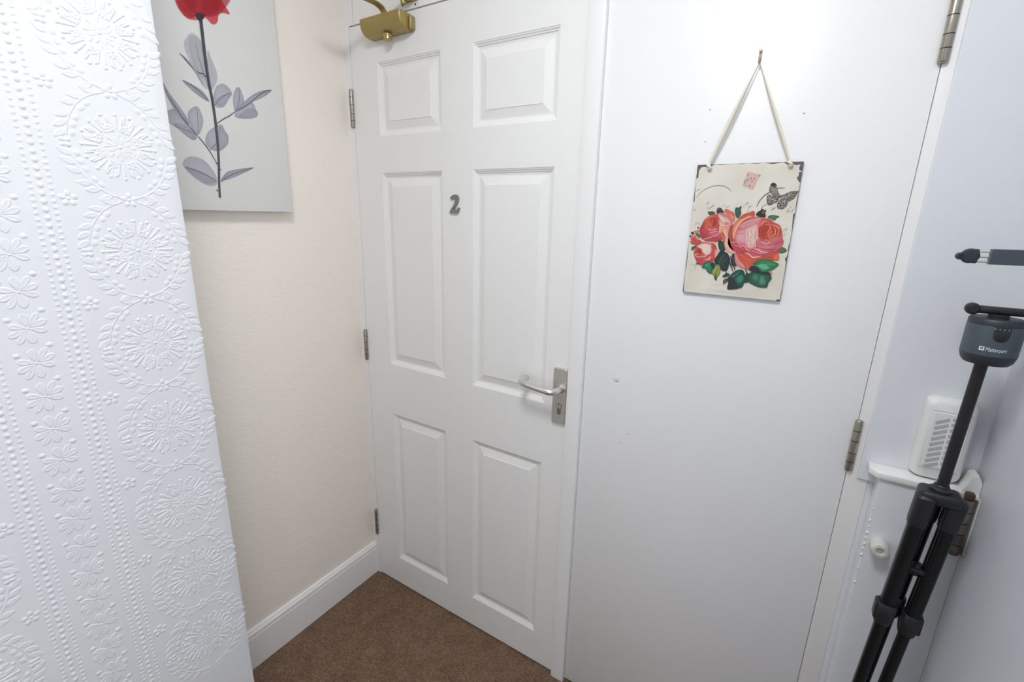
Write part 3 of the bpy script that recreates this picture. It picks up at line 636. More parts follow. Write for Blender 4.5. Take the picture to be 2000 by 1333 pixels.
["P",1,[228,176,168],[220,140,134],[[-39.5,-39.1],[-34.5,-38.8],[-34.2,-51.6],[-37.7,-56.1]]],
["P",1,[238,160,122],[212,104,84],[[-6.0,-20.9],[-12.9,-14.5],[-14.7,1.0],[-11.7,12.2],[-4.9,24.5],[5.1,35.7],[16.7,40.3],[23.4,42.6],[26.5,37.3],[24.8,30.8],[16.1,28.4],[4.8,20.5],[-1.7,6.0],[-4.1,-9.6]]],
["P",1,[206,98,72],[200,90,70],[[-2.6,26.8],[5.1,35.7],[16.7,40.3],[23.3,43.1],[26.5,37.3],[24.6,32.4],[15.5,33.2],[5.1,27.0]]],
["P",1,[186,86,78],[170,78,72],[[-18.1,-5.8],[-16.7,9.8],[-11.0,14.5],[-11.3,-1.0],[-6.1,-19.8],[-10.4,-18.9],[-15.0,-14.6]]],
["P",1,[224,142,146],[204,100,104],[[-4.6,-14.1],[-1.7,6.0],[5.8,20.5],[19.1,28.5],[31.7,31.5],[45.8,29.3],[56.0,25.3],[66.6,18.2],[74.7,15.3],[80.2,2.7],[82.9,-10.0],[85.5,-15.2],[82.2,-27.2],[79.8,-38.3],[70.5,-49.8],[50.5,-48.9],[29.4,-41.3],[13.5,-36.7],[0.9,-26.2]]],
["P",1,[226,172,176],[222,132,142],[[-3.1,-14.0],[-0.3,2.7],[12.4,7.6],[16.1,-6.5],[16.9,-22.0],[6.7,-22.5]]],
["P",1,[220,160,160],[222,140,138],[[2.1,8.3],[7.0,19.4],[23.3,27.0],[37.9,29.6],[34.0,20.3],[20.1,11.2]]],
["P",1,[232,206,196],[226,170,166],[[16.6,-19.8],[13.7,5.5],[20.1,11.2],[32.6,16.0],[35.4,0.9],[35.1,-21.0],[32.1,-30.0],[23.0,-30.5]]],
["P",1,[206,112,126],[200,96,110],[[34.1,-21.1],[41.0,-12.0],[51.5,-16.9],[66.2,-16.2],[80.0,-10.1],[85.5,-15.2],[82.2,-27.2],[73.7,-36.4],[54.1,-37.6],[39.4,-31.8]]],
["P",1,[200,84,66],[208,98,84],[[41.0,-12.0],[37.4,1.0],[36.8,13.9],[42.4,24.9],[51.7,28.9],[63.3,21.3],[73.6,16.3],[79.0,4.8],[76.8,-8.1],[67.2,-16.1],[51.5,-16.9]]],
["P",1,[172,66,50],[196,84,66],[[38.9,-3.3],[40.0,11.9],[47.0,19.7],[55.2,16.7],[56.5,6.1],[52.5,-0.6],[52.8,-11.4],[47.1,-12.8]]],
["P",1,[214,104,88],[198,84,70],[[41.5,23.8],[51.8,28.4],[62.4,21.2],[54.8,19.9],[46.8,20.7]]],
["P",1,[196,80,66],[208,100,86],[[55.4,14.6],[66.9,16.1],[75.7,7.9],[75.6,-6.0],[65.5,-10.8],[56.5,-9.0],[53.4,-0.5],[58.3,7.2]]],
["S",1.5,[232,146,122],[[41.7,14.1],[44.7,21.7],[52.3,24.1],[62.5,20.2]]],
["S",1.5,[232,146,122],[[59.1,16.9],[69.3,13.0],[73.5,2.5],[71.9,-7.3]]],
["S",1.5,[232,146,122],[[61.5,12.7],[67.1,7.6],[68.3,-2.0],[64.1,-7.6]]],
["S",1.5,[232,146,122],[[53.3,-7.0],[57.6,-2.5],[61.0,1.9],[65.5,4.3]]],
["S",1.5,[232,146,122],[[57.5,-9.0],[62.8,-4.4],[66.1,0.0]]],
["S",1.5,[232,146,122],[[47.4,16.5],[56.3,15.7],[58.2,8.3],[53.3,0.5]]],
["S",1.5,[232,146,122],[[65.1,15.0],[73.2,12.1],[77.6,0.5]]],
["S",1.5,[232,146,122],[[39.0,11.9],[41.2,18.4],[46.3,25.0]]],
["S",1.4,[230,150,150],[[43.5,-16.2],[52.0,-20.2],[61.5,-17.5],[70.5,-11.6],[75.9,-8.1]]],
["S",1.4,[230,150,150],[[36.3,-23.2],[47.0,-28.1],[58.9,-28.5],[70.2,-24.6]]],
["S",1.4,[230,150,150],[[37.7,-17.6],[43.1,-12.9],[47.6,-17.1]]],
["S",1.4,[230,150,150],[[42.6,-25.0],[52.4,-23.4],[60.1,-21.9]]],
["P",1,[200,88,104],[192,76,84],[[-11.0,-22.3],[0.1,-19.5],[8.1,-25.8],[17.8,-29.7],[25.0,-38.2],[21.2,-40.7],[2.7,-41.8],[-6.8,-32.2]]],
["P",1,[208,106,122],[200,90,100],[[21.5,-35.1],[30.5,-33.5],[37.7,-34.1],[49.3,-39.0],[62.2,-38.2],[71.8,-36.6],[69.1,-46.6],[55.4,-47.5],[45.2,-45.9],[34.4,-48.8],[25.4,-41.6]]],
["P",1,[200,92,82],[196,84,78],[[49.1,-45.7],[62.3,-39.3],[75.4,-34.2],[82.9,-25.0],[79.8,-38.3],[73.5,-49.6],[55.9,-51.9]]],
["P",1,[216,90,76],[200,80,72],[[2.3,-43.0],[19.2,-41.4],[28.0,-47.0],[35.6,-50.4],[49.2,-46.2],[71.4,-48.7],[75.8,-52.8],[48.1,-53.5],[40.8,-59.6],[34.4,-65.7],[29.4,-75.7],[20.1,-66.7],[10.8,-58.3]]],
["P",1,[230,124,80],[216,100,70],[[71.4,-48.7],[74.3,-40.8],[80.6,-40.9],[82.5,-50.1],[77.9,-53.2]]],
["P",1,[230,170,164],[216,128,124],[[-0.9,-47.7],[3.6,-45.1],[9.4,-55.0],[20.0,-65.6],[23.8,-72.1],[16.6,-72.7],[6.5,-66.6],[0.0,-55.6]]],
["P",1,[224,110,78],[206,86,72],[[20.3,-59.9],[28.8,-61.6],[31.7,-69.3],[29.4,-75.7],[24.6,-69.8]]],
["P",1,[236,190,176],[226,150,140],[[-18.4,-31.7],[-7.2,-37.9],[1.5,-40.7],[-2.3,-44.4],[-13.2,-40.5],[-19.0,-36.3]]],
["S",2.2,[242,208,192],[[19.2,-41.4],[26.6,-43.7],[34.5,-49.4],[41.4,-48.4],[49.1,-45.7]]],
["S",1.2,[242,208,192],[[4.6,-22.6],[8.3,-27.4],[16.6,-28.1],[20.4,-34.0],[28.7,-35.8]]],
["S",2,[242,208,192],[[35.4,-32.1],[41.5,-32.8],[49.1,-37.4],[61.1,-37.7]]],
["S",1.2,[242,208,192],[[37.5,-7.7],[45.2,-13.4],[53.9,-20.1],[61.3,-16.4]]],
["S",1.4,[242,208,192],[[34.2,10.6],[37.4,-3.4],[35.1,-21.0],[38.1,-29.7]]],
["S",1.0,[242,208,192],[[-9.9,-22.8],[0.2,-20.0],[5.8,-24.2]]],
["S",0.9,[242,208,192],[[13.6,6.6],[18.4,-8.6],[16.9,-22.0]]],
["S",0.9,[242,208,192],[[26.4,0.5],[23.5,-8.4],[27.0,-21.4]]],
["S",0.9,[242,208,192],[[28.3,10.4],[32.0,-3.6],[31.8,-19.0]]],
["S",1.6,[242,208,192],[[-6.7,-14.2],[-6.4,1.4],[0.1,17.0],[10.1,27.2],[22.7,31.3]]],
["S",1.2,[158,52,42],[[39.9,-3.3],[43.0,-11.9],[50.6,-17.0]]],
["S",1.2,[158,52,42],[[41.5,16.3],[38.7,6.4],[39.9,-3.3]]],
["S",1.2,[158,52,42],[[48.3,25.1],[56.3,23.2],[62.8,18.1]]],
["S",1.2,[158,52,42],[[55.7,-2.6],[54.5,-9.1],[59.0,-13.3]]],
["S",1.2,[158,52,42],[[67.6,10.8],[71.3,4.5],[70.5,-4.1]]],
["S",1.2,[158,52,42],[[63.9,9.6],[64.8,2.1],[61.5,-2.3]]],
["S",1.2,[158,52,42],[[57.4,14.7],[62.6,11.7],[62.4,6.3]]],
["S",1.2,[158,52,42],[[72.4,11.0],[76.6,4.7],[76.4,-4.9]]],
["S",1.3,[176,66,82],[[38.9,-27.4],[48.5,-32.4],[59.5,-32.9],[72.9,-29.9]]],
["S",1.3,[176,66,82],[[44.0,-20.6],[54.6,-25.5],[68.0,-22.6],[78.8,-15.5]]],
["S",1.3,[176,66,82],[[53.9,-35.4],[65.5,-33.6],[75.5,-27.6]]],
["S",1.3,[176,66,82],[[28.0,-38.1],[36.5,-40.9],[48.9,-43.5],[60.7,-42.7]]],
["S",1.3,[176,66,82],[[-4.2,-27.5],[4.6,-31.6],[16.4,-35.4]]],
["S",1.3,[176,66,82],[[1.0,-36.3],[9.5,-38.0],[19.9,-38.5]]],
["S",1.3,[176,66,82],[[69.8,-21.4],[77.0,-16.7],[82.5,-14.3]]],
["S",1.1,[236,160,160],[[41.1,-29.5],[51.7,-34.4],[63.7,-34.8]]],
["S",1.1,[236,160,160],[[48.3,-22.5],[58.7,-26.4],[70.1,-23.6]]],
["S",1.1,[236,160,160],[[38.3,-23.1],[41.8,-18.5],[46.0,-20.5],[51.5,-24.6]]],
["S",1.1,[236,160,160],[[73.4,-34.3],[78.4,-27.5],[82.4,-20.8]]],
["S",1.1,[236,160,160],[[29.9,-36.8],[40.3,-39.5],[52.6,-41.0]]],
["S",1.1,[236,160,160],[[-6.5,-25.4],[2.2,-28.3],[13.0,-32.2]]],
["S",1.1,[236,160,160],[[51.1,-13.7],[60.9,-13.2],[70.1,-8.4]]],
["S",0.9,[206,122,128],[[2.5,5.0],[11.3,8.7],[20.1,11.2],[27.6,15.8]]],
["S",0.9,[206,122,128],[[6.7,12.9],[17.2,18.7],[28.7,23.4]]],
["S",0.9,[206,122,128],[[16.9,4.5],[20.4,-8.5],[21.0,-21.8]]],
["S",0.9,[206,122,128],[[22.8,5.8],[27.0,-3.8],[25.2,-14.9],[29.8,-27.9]]],
["S",0.9,[206,122,128],[[32.9,5.1],[32.2,-5.8],[35.3,-14.4]]],
["S",0.9,[206,122,128],[[-0.5,-5.0],[4.4,-2.6],[12.6,-2.3]]],
["S",1.2,[232,120,92],[[11.4,-54.8],[19.5,-53.2],[30.0,-54.7],[40.0,-52.9]]],
["S",1.2,[232,120,92],[[16.2,-60.2],[24.4,-59.6],[33.6,-59.0]]],
["S",1.2,[232,120,92],[[6.3,-46.1],[14.8,-47.8],[23.1,-48.4]]],
["S",0.8,[206,104,104],[[1.5,-49.8],[5.5,-57.5],[13.6,-64.9]]],
["S",0.8,[206,104,104],[[3.3,-47.4],[8.5,-56.2],[17.9,-65.7]]],
["S",0.8,[206,104,104],[[0.9,-54.4],[8.2,-63.0],[17.4,-70.3]]],
["S",0.9,[186,76,60],[[-42.8,29.9],[-33.8,19.9],[-33.1,12.7]]],
["S",0.9,[186,76,60],[[-50.1,24.6],[-46.4,17.4],[-48.7,11.1]]],
["S",0.9,[186,76,60],[[-55.0,-5.9],[-48.3,-11.9],[-38.4,-11.5]]],
["S",0.9,[224,150,140],[[-36.9,30.1],[-28.8,27.3],[-20.2,20.3]]],
["S",0.9,[224,150,140],[[-33.6,17.9],[-28.0,20.1],[-20.0,18.3]]],
["S",0.9,[224,150,140],[[-22.5,5.9],[-20.4,-4.4],[-20.0,-16.9]]],
["S",1.1,[168,60,70],[[-71.6,-2.4],[-64.9,-8.4],[-55.5,-11.2]]],
["S",1.1,[168,60,70],[[-69.7,-10.8],[-60.2,-14.6]]],
["S",1.1,[168,60,70],[[-74.0,1.8],[-70.6,8.2],[-66.7,10.5]]],
["S",2.0,[56,66,70],[[-6.7,-47.3],[-8.2,-60.4],[-1.5,-75.2],[2.2,-81.5]]],
["S",2.0,[56,66,70],[[-3.8,-46.0],[-5.0,-62.4],[3.3,-73.8],[4.9,-79.1]]],
["S",2.0,[56,66,70],[[23.2,-73.4],[28.1,-81.7],[28.6,-94.8]]],
["S",2.0,[56,66,70],[[-13.0,-81.6],[-10.9,-87.0]]],
["P",1,[60,74,74],[50,60,62],[[-4.8,-46.1],[-0.9,-44.7],[1.5,-57.6],[6.8,-69.2],[-0.3,-68.6],[-5.3,-59.1]]],
["P",1,[60,80,72],[50,64,60],[[-34.7,-18.7],[-27.7,-19.4],[-22.8,-27.5],[-19.7,-37.9],[-24.4,-40.8],[-30.6,-38.5],[-34.7,-28.2]]],
["P",1,[56,70,70],[46,56,58],[[-38.0,-59.1],[-32.9,-48.9],[-29.6,-41.0],[-19.4,-41.5],[-11.8,-46.5],[-8.7,-56.1],[-8.3,-69.2],[-10.2,-79.2],[-15.0,-81.8],[-21.3,-80.1],[-27.3,-72.7],[-34.9,-68.9]]],
["S",1.6,[86,102,96],[[-19.0,-44.8],[-25.1,-55.0],[-28.0,-66.2]]],
["S",1.2,[74,90,86],[[-12.2,-51.9],[-19.4,-60.1],[-24.4,-70.3]]],
["P",1,[58,134,104],[46,100,80],[[-62.3,-77.6],[-57.9,-68.3],[-50.0,-63.3],[-42.4,-66.1],[-37.5,-73.5],[-39.7,-82.6],[-41.0,-90.0],[-49.9,-85.6],[-52.5,-80.2]]],
["P",1,[86,160,130],[60,136,104],[[-56.4,-72.6],[-50.7,-66.6],[-47.2,-70.8],[-50.9,-75.6]]],
["P",1,[52,68,62],[50,76,66],[[-45.4,-67.4],[-38.3,-65.8],[-34.4,-73.3],[-38.9,-80.3],[-42.7,-73.9]]],
["P",1,[168,172,96],[120,130,72],[[-40.3,-87.1],[-36.3,-75.6],[-30.8,-68.6],[-25.2,-72.6],[-23.0,-83.5],[-26.2,-92.7],[-30.6,-99.8],[-28.2,-103.0],[-32.7,-100.0],[-36.7,-91.3]]],
["S",1.6,[70,70,56],[[-27.3,-101.8],[-31.7,-99.9],[-31.8,-88.7],[-28.8,-77.3]]],
["S",1.0,[196,196,130],[[-38.1,-88.1],[-35.7,-81.2],[-30.3,-73.0]]],
["P",1,[64,72,68],[56,64,62],[[-18.3,-94.3],[-13.4,-87.2],[-8.5,-85.1],[-4.1,-88.7],[-9.6,-93.6]]],
["P",1,[96,106,98],[70,78,72],[[-13.9,-110.7],[-15.0,-100.7],[-7.3,-96.7],[-6.5,-103.3],[-11.2,-107.1]]],
["P",1,[44,98,82],[46,78,68],[[-4.8,-118.9],[-4.4,-104.2],[-8.9,-100.2],[-4.7,-92.0],[0.6,-85.0],[8.8,-77.7],[16.6,-76.1],[22.9,-79.9],[25.2,-90.7],[25.5,-101.6],[23.7,-111.7],[13.3,-117.1],[3.3,-118.6]]],
["P",1,[60,64,66],[50,58,60],[[-4.8,-118.9],[-4.4,-104.2],[-8.0,-99.5],[-1.7,-91.8],[5.9,-96.7],[9.9,-105.2],[17.0,-114.6],[9.3,-118.1]]],
["P",1,[70,142,118],[50,112,92],[[8.9,-96.4],[15.8,-87.0],[23.1,-89.7],[23.3,-99.6],[16.9,-104.6],[12.6,-102.7]]],
["S",1.6,[90,142,130],[[-1.6,-92.9],[7.9,-87.7],[14.8,-78.4]]],
["S",1.4,[40,66,62],[[6.4,-92.2],[13.6,-85.0],[18.6,-77.0]]],
["P",1,[50,84,72],[44,70,62],[[25.5,-101.6],[24.9,-88.5],[29.1,-81.6],[32.5,-85.7],[33.2,-99.8],[28.6,-102.4]]],
["P",1,[60,112,90],[48,82,66],[[31.3,-92.3],[32.2,-83.5],[38.5,-78.7],[51.0,-77.7],[63.6,-78.9],[71.4,-80.4],[75.0,-90.3],[70.7,-97.6],[69.2,-108.6],[59.7,-109.5],[52.9,-109.0],[43.7,-105.5],[34.3,-100.8]]],
["P",1,[96,150,124],[66,118,94],[[52.8,-92.7],[56.5,-83.7],[63.3,-91.8],[66.3,-100.2],[59.2,-105.2],[53.9,-101.3]]],
["P",1,[84,140,112],[62,112,88],[[38.8,-89.5],[43.8,-82.6],[50.0,-85.4],[51.2,-95.0],[44.6,-96.7]]],
["P",1,[60,58,60],[52,60,58],[[31.3,-76.0],[35.2,-67.1],[43.8,-66.5],[55.3,-74.2],[69.1,-77.4],[69.8,-82.7],[52.5,-81.9],[38.5,-78.7]]],
["P",1,[66,146,96],[48,112,72],[[36.8,-64.8],[43.5,-55.8],[54.4,-51.4],[65.9,-52.2],[75.7,-55.7],[83.7,-59.9],[79.1,-67.1],[72.3,-72.9],[59.7,-78.1],[52.7,-76.5],[47.1,-69.4]]],
["P",1,[120,190,156],[74,150,112],[[44.6,-65.3],[53.6,-60.4],[63.6,-64.0],[69.7,-67.8],[59.1,-73.9],[52.1,-71.2]]],
["S",0.9,[130,180,140],[[39.8,-65.7],[54.0,-63.6],[68.8,-60.4],[80.1,-60.7]]],
["S",0.9,[52,120,80],[[48.3,-64.0],[53.2,-57.3]]],
["S",0.9,[52,120,80],[[57.7,-62.3],[62.5,-55.6]]],
["S",0.9,[52,120,80],[[54.2,-64.7],[59.8,-71.7]]],
["S",0.9,[52,120,80],[[63.5,-62.9],[69.9,-68.8]]],
["P",1,[226,140,140],[220,150,144],[[69.8,-75.2],[74.6,-75.9],[74.2,-80.2],[71.2,-79.4]]],
["P",1,[72,100,78],[60,84,66],[[-75.7,-71.8],[-71.9,-67.0],[-68.4,-69.6]]],
]
SIGN_EDGE = [[-89.1,127.7],[-87.6,129.9],[-78.1,129.9],[-69.4,130.7],[-62.0,133.9],[-48.9,132.8],[-40.4,133.7],[-29.7,134.1],[-25.6,135.1],[-20.2,134.0],[-10.7,133.3],[-2.5,134.4],[3.6,135.0],[10.0,133.4],[19.2,133.2],[26.1,134.3],[34.3,133.3],[44.5,131.3],[52.3,132.6],[61.9,133.8],[68.1,130.9],[72.5,127.2],[77.9,130.2],[84.9,128.0],[89.5,129.0],[92.1,127.9],[90.1,124.8],[91.4,118.6],[96.9,117.0],[96.6,115.9],[91.4,115.5],[91.5,108.2],[88.9,106.1],[91.5,100.8],[96.1,95.6],[97.4,89.3],[95.2,57.5],[96.7,39.9],[93.4,37.9],[95.7,8.0],[99.9,3.2],[97.3,-17.2],[95.0,-20.4],[94.8,-32.7],[97.8,-34.6],[94.7,-45.1],[92.4,-48.3],[95.1,-55.4],[95.8,-74.2],[96.3,-106.1],[95.4,-131.0],[91.2,-131.4],[89.0,-136.0],[72.6,-135.6],[53.2,-135.4],[28.4,-134.6],[3.0,-134.4],[-22.8,-134.8],[-43.9,-134.0],[-51.3,-134.8],[-57.8,-134.3],[-76.2,-134.9],[-89.5,-133.9],[-94.0,-133.2],[-94.8,-118.0],[-95.7,-89.2],[-94.6,-77.7],[-94.5,-55.0],[-95.5,-32.6],[-96.4,0.5],[-96.3,22.3],[-95.6,43.8],[-96.5,58.8],[-93.6,60.9],[-95.4,91.4],[-95.8,107.0],[-91.9,109.0],[-92.2,122.4]]
CANVAS_ART = [
["P",1,[200,200,210],[210,210,218],0.6,[[-229.0,358.2],[-228.3,375.6],[-211.0,397.8],[-195.3,393.7],[-184.7,377.3],[-182.4,352.8],[-185.5,315.8],[-186.2,282.5],[-199.8,294.3],[-213.4,316.4],[-224.2,342.1]]],
["P",1,[200,200,210],[200,200,208],0.6,[[-177.9,372.0],[-171.1,352.1],[-164.1,331.9],[-163.8,313.5],[-170.7,297.0],[-182.3,283.4],[-185.1,304.9],[-183.6,338.1]]],
["P",1,[210,210,218],[200,200,210],0.55,[[-218.6,381.8],[-202.7,393.3],[-190.0,379.4],[-186.4,337.4],[-196.3,306.0],[-212.4,323.8]]],
["P",1,[200,200,210],[178,178,190],0.75,[[-242.7,347.6],[-227.9,341.1],[-209.1,321.1],[-200.7,301.4],[-194.1,280.9],[-204.6,300.5],[-219.4,325.7]]],
["P",1,[170,170,180],[152,152,164],0.9,[[-244.8,292.1],[-221.3,285.9],[-200.5,275.8],[-189.8,256.5],[-209.8,262.9],[-229.9,276.9]]],
["P",1,[200,200,210],[178,178,190],0.7,[[-177.8,273.1],[-169.2,293.6],[-149.9,304.6],[-131.6,288.3],[-144.5,268.4],[-157.0,250.6],[-173.5,246.7],[-181.9,257.2]]],
["P",1,[200,200,210],[178,178,190],0.4,[[-177.9,258.0],[-157.5,277.2],[-133.9,286.7],[-156.7,252.5]]],
["P",1,[190,190,200],[178,178,190],0.75,[[-131.8,270.9],[-124.4,295.6],[-112.7,305.1],[-105.9,291.7],[-104.5,268.3],[-128.9,244.0]]],
["P",1,[178,178,190],[152,152,164],0.85,[[-128.6,246.0],[-108.9,267.4],[-79.5,293.1],[-50.3,310.4],[-23.9,316.0],[-52.4,292.5],[-81.5,276.7],[-106.0,256.1]]],
["P",1,[200,200,210],[178,178,190],0.7,[[-128.9,244.0],[-101.3,258.9],[-81.5,276.7],[-74.5,241.5],[-126.4,230.2]]],
["P",1,[190,190,200],[178,178,190],0.5,[[-124.2,231.0],[-97.1,257.7],[-72.5,258.2],[-76.0,240.4]]],
["P",1,[178,178,190],[152,152,164],0.85,[[-287.9,281.7],[-274.8,256.8],[-257.7,231.8],[-244.9,208.7],[-244.5,194.0],[-263.9,212.7],[-282.3,251.8]]],
["P",1,[200,200,210],[178,178,190],0.75,[[-295.6,207.2],[-272.5,225.5],[-254.1,207.1],[-233.0,176.4],[-240.5,162.6],[-268.2,183.0],[-287.4,194.4]]],
["P",1,[200,200,210],[178,178,190],0.7,[[-243.3,219.9],[-228.1,237.3],[-216.9,238.7],[-210.3,218.3],[-212.9,199.0],[-225.5,176.4],[-238.8,187.5]]],
["P",1,[200,200,210],[178,178,190],0.55,[[-277.3,192.5],[-252.6,192.8],[-229.3,175.8],[-240.5,162.6]]],
["P",1,[196,196,206],[178,178,190],0.7,[[-211.9,164.9],[-203.3,185.3],[-183.5,201.8],[-166.6,208.3],[-160.6,191.6],[-154.1,184.6],[-160.1,163.9],[-178.9,145.7],[-199.0,145.3],[-209.5,153.7]]],
["P",1,[200,200,210],[178,178,190],0.45,[[-175.3,203.0],[-157.0,188.2],[-158.0,164.2],[-182.7,147.2]]],
["P",1,[200,198,208],[190,186,198],0.75,[[-270.6,104.9],[-255.2,123.5],[-232.8,124.0],[-214.9,114.2],[-200.2,91.8],[-195.7,74.1],[-204.4,60.1],[-226.0,62.0],[-236.0,73.1],[-253.4,83.5]]],
["P",1,[190,186,200],[178,178,190],0.45,[[-267.7,99.5],[-233.3,92.9],[-197.6,71.9],[-233.2,65.5]]],
["P",1,[178,178,190],[152,152,164],0.85,[[-186.2,74.7],[-173.6,92.0],[-155.6,101.7],[-96.7,114.1],[-130.4,95.5],[-162.5,80.6]]],
["S",1.2,[88,88,98],[[-242.7,347.6],[-219.4,325.7],[-200.3,290.5]]],
["S",2.2,[88,88,98],[[-208.1,314.8],[-196.8,316.1],[-189.9,311.9]]],
["S",1.2,[88,88,98],[[-243.8,291.6],[-218.3,281.2],[-189.9,255.7]]],
["S",2.2,[88,88,98],[[-182.9,205.7],[-160.6,222.9],[-147.3,231.0],[-128.6,246.0]]],
["S",1.4,[88,88,98],[[-128.6,246.0],[-91.1,270.9],[-50.9,305.0],[-23.8,316.8]]],
["S",2.4,[88,88,98],[[-191.1,114.6],[-205.2,142.6],[-219.7,163.9],[-229.3,175.8]]],
["S",1.6,[88,88,98],[[-229.3,175.8],[-254.1,207.1],[-278.8,252.5]]],
["S",1.0,[88,88,98],[[-229.3,175.8],[-274.3,189.3]]],
["S",1.2,[88,88,98],[[-205.1,143.4],[-179.8,169.2]]],
["S",1.2,[88,88,98],[[-196.8,72.0],[-229.9,89.3],[-265.9,99.6]]],
["S",1.4,[88,88,98],[[-186.4,73.5],[-156.9,91.3],[-97.7,114.0]]],
["S",0.7,[88,88,98],[[-204.7,378.8],[-197.1,327.6],[-187.7,285.9]]],
["S",0.7,[88,88,98],[[-178.9,250.3],[-158.0,273.3],[-135.8,287.4]]],
["S",0.7,[88,88,98],[[-225.2,178.3],[-222.4,212.5],[-221.1,234.9]]],
["S",0.7,[88,88,98],[[-128.6,246.0],[-117.2,269.8],[-112.2,302.0]]],
["S",2,[88,88,98],[[-209.1,321.1],[-207.1,314.4]]],
["S",6.6,[74,74,82],[[-185.3,440.1],[-186.0,394.6],[-186.5,344.6],[-185.6,301.1],[-182.9,264.6],[-181.9,219.3],[-183.1,168.8],[-186.8,117.0],[-192.4,68.2],[-195.2,32.1]]],
["S",2.2,[96,96,106],[[-185.2,419.4],[-185.8,355.6],[-183.5,294.2],[-181.2,242.3],[-182.1,188.4],[-185.4,133.1],[-191.7,76.4],[-194.6,39.5]]],
["S",2.6,[80,80,88],[[-188.3,102.5],[-182.5,99.7]]],
["S",2.6,[80,80,88],[[-202.4,50.9],[-196.7,48.0]]],
["S",2.6,[80,80,88],[[-187.9,74.2],[-182.1,71.4]]],
["S",2.6,[80,80,88],[[-193.2,312.6],[-187.7,310.9]]],
["S",2.6,[80,80,88],[[-183.1,207.2],[-177.5,205.0]]],
["S",2.6,[80,80,88],[[-194.6,115.8],[-188.9,113.2]]],
["P",1,[212,76,84],[220,96,100],0.85,[[-235.9,453.8],[-222.2,430.1],[-205.2,426.3],[-185.8,436.5],[-178.0,466.6],[-186.2,511.0],[-205.4,523.6],[-233.9,490.3]]],
["P",1,[206,64,72],[216,86,92],0.85,[[-196.6,436.5],[-174.2,440.2],[-160.4,431.1],[-147.9,438.5],[-141.5,457.6],[-128.9,464.4],[-114.7,466.9],[-126.4,483.8],[-142.7,506.2],[-166.7,521.5],[-189.2,489.9]]],
["P",1,[190,44,56],[200,58,68],0.7,[[-207.7,483.3],[-175.3,538.4],[-136.0,556.7],[-121.0,524.3],[-139.6,472.3],[-165.9,446.3],[-196.1,440.1],[-215.3,454.1]]],
["P",1,[180,40,50],[196,56,66],0.6,[[-184.8,443.7],[-175.0,488.1],[-145.8,539.4],[-105.8,550.9],[-102.7,513.2],[-123.2,477.7],[-150.1,451.3]]],
["P",1,[186,44,54],[200,60,70],0.55,[[-232.8,451.6],[-213.5,491.2],[-185.4,491.2],[-191.4,448.5],[-204.9,428.8],[-220.4,430.7]]],
["S",1.2,[160,34,44],[[-220.0,445.9],[-211.5,431.8],[-192.4,441.3],[-182.8,458.1]]],
["S",1.2,[160,34,44],[[-158.5,473.1],[-168.8,452.3],[-177.6,442.6]]],
["S",1.2,[160,34,44],[[-142.0,453.9],[-147.6,469.7],[-140.7,493.0]]],
["S",1.2,[160,34,44],[[-229.8,449.3],[-213.7,441.2],[-200.6,433.5]]],
["P",1,[70,50,54],[64,60,68],0.95,[[-196.0,440.8],[-184.3,447.3],[-175.2,446.1],[-180.5,434.7],[-188.6,429.4],[-194.4,432.1]]],
]

# ================================================================== THE ROOM
XL = -0.248          # left wall with the picture
XF = 0.100           # embossed wallpaper wall beside the camera
YF = -0.673          # its corner
XR = 1.398           # right wall
YB = -3.0            # end of the passage behind the camera
ZC = 2.45

floor = obj('floor', box(-0.40, 1.50, YB, 0.12, -0.08, 0.0), 'carpet')
label(floor, 'brown looped carpet covering the passage floor', 'carpet', kind='structure')
ceil_ = obj('ceiling', box(-0.40, 1.50, YB, 0.12, ZC, ZC + 0.08), 'ceiling')
label(ceil_, 'plain white ceiling above the passage', 'ceiling', kind='structure')
wl = obj('wall_left', box(XL - 0.10, XL, YF, 0.06, 0.0, ZC), 'cream')
label(wl, 'cream textured wall behind the rose canvas', 'wall', kind='structure')
wr = obj('wall_right', merge(box(XR, XR + 0.08, -1.20, 0.12, 0.0, ZC), box(XR, XR + 0.08, YB, -2.05, 0.0, ZC),
                             box(XR, XR + 0.08, -2.05, -1.20, 0.0, 0.75), box(XR, XR + 0.08, -2.05, -1.20, 1.95, ZC)), 'rightwall')
label(wr, 'pale grey-white painted wall behind the black tripod at the right', 'wall', kind='structure')
wfr = obj('wall_front', box(-0.40, XR + 0.08, YB - 0.08, YB, 0.0, ZC), 'plaster')
label(wfr, 'white wall closing the passage behind the camera', 'wall', kind='structure')
WY0, WY1, WZ0, WZ1 = -2.05, -1.20, 0.75, 1.95      # unseen window added in the right wall as a light source
w1 = empty('added_window_1', (XR, (WY0 + WY1) / 2, WZ0), 'added unseen window whose glowing panes light the passage from behind the camera', 'window', kind='structure')
WM = (WY0 + WY1) / 2
obj('added_window_frame', merge(box(XR + .02, XR + .07, WY0, WY0 + .05, WZ0, WZ1), box(XR + .02, XR + .07, WY1 - .05, WY1, WZ0, WZ1),
                          box(XR + .02, XR + .07, WY0 + .05, WY1 - .05, WZ0, WZ0 + .05), box(XR + .02, XR + .07, WY0 + .05, WY1 - .05, WZ1 - .05, WZ1),
                          box(XR + .025, XR + .065, WM - .015, WM + .015, WZ0 + .05, WZ1 - .05)), 'trim', w1)
M['added_glow'] = bpy.data.materials.new('added_glow_pane'); M['added_glow'].use_nodes = True  # emissive panes of the added window, standing in for daylight
db = M['added_glow'].node_tree.nodes['Principled BSDF']
db.inputs['Base Color'].default_value = (.8, .8, .8, 1)
db.inputs['Emission Color'].default_value = ADDED_WINDOW_COLOR + (1,)
db.inputs['Emission Strength'].default_value = ADDED_WINDOW_STRENGTH
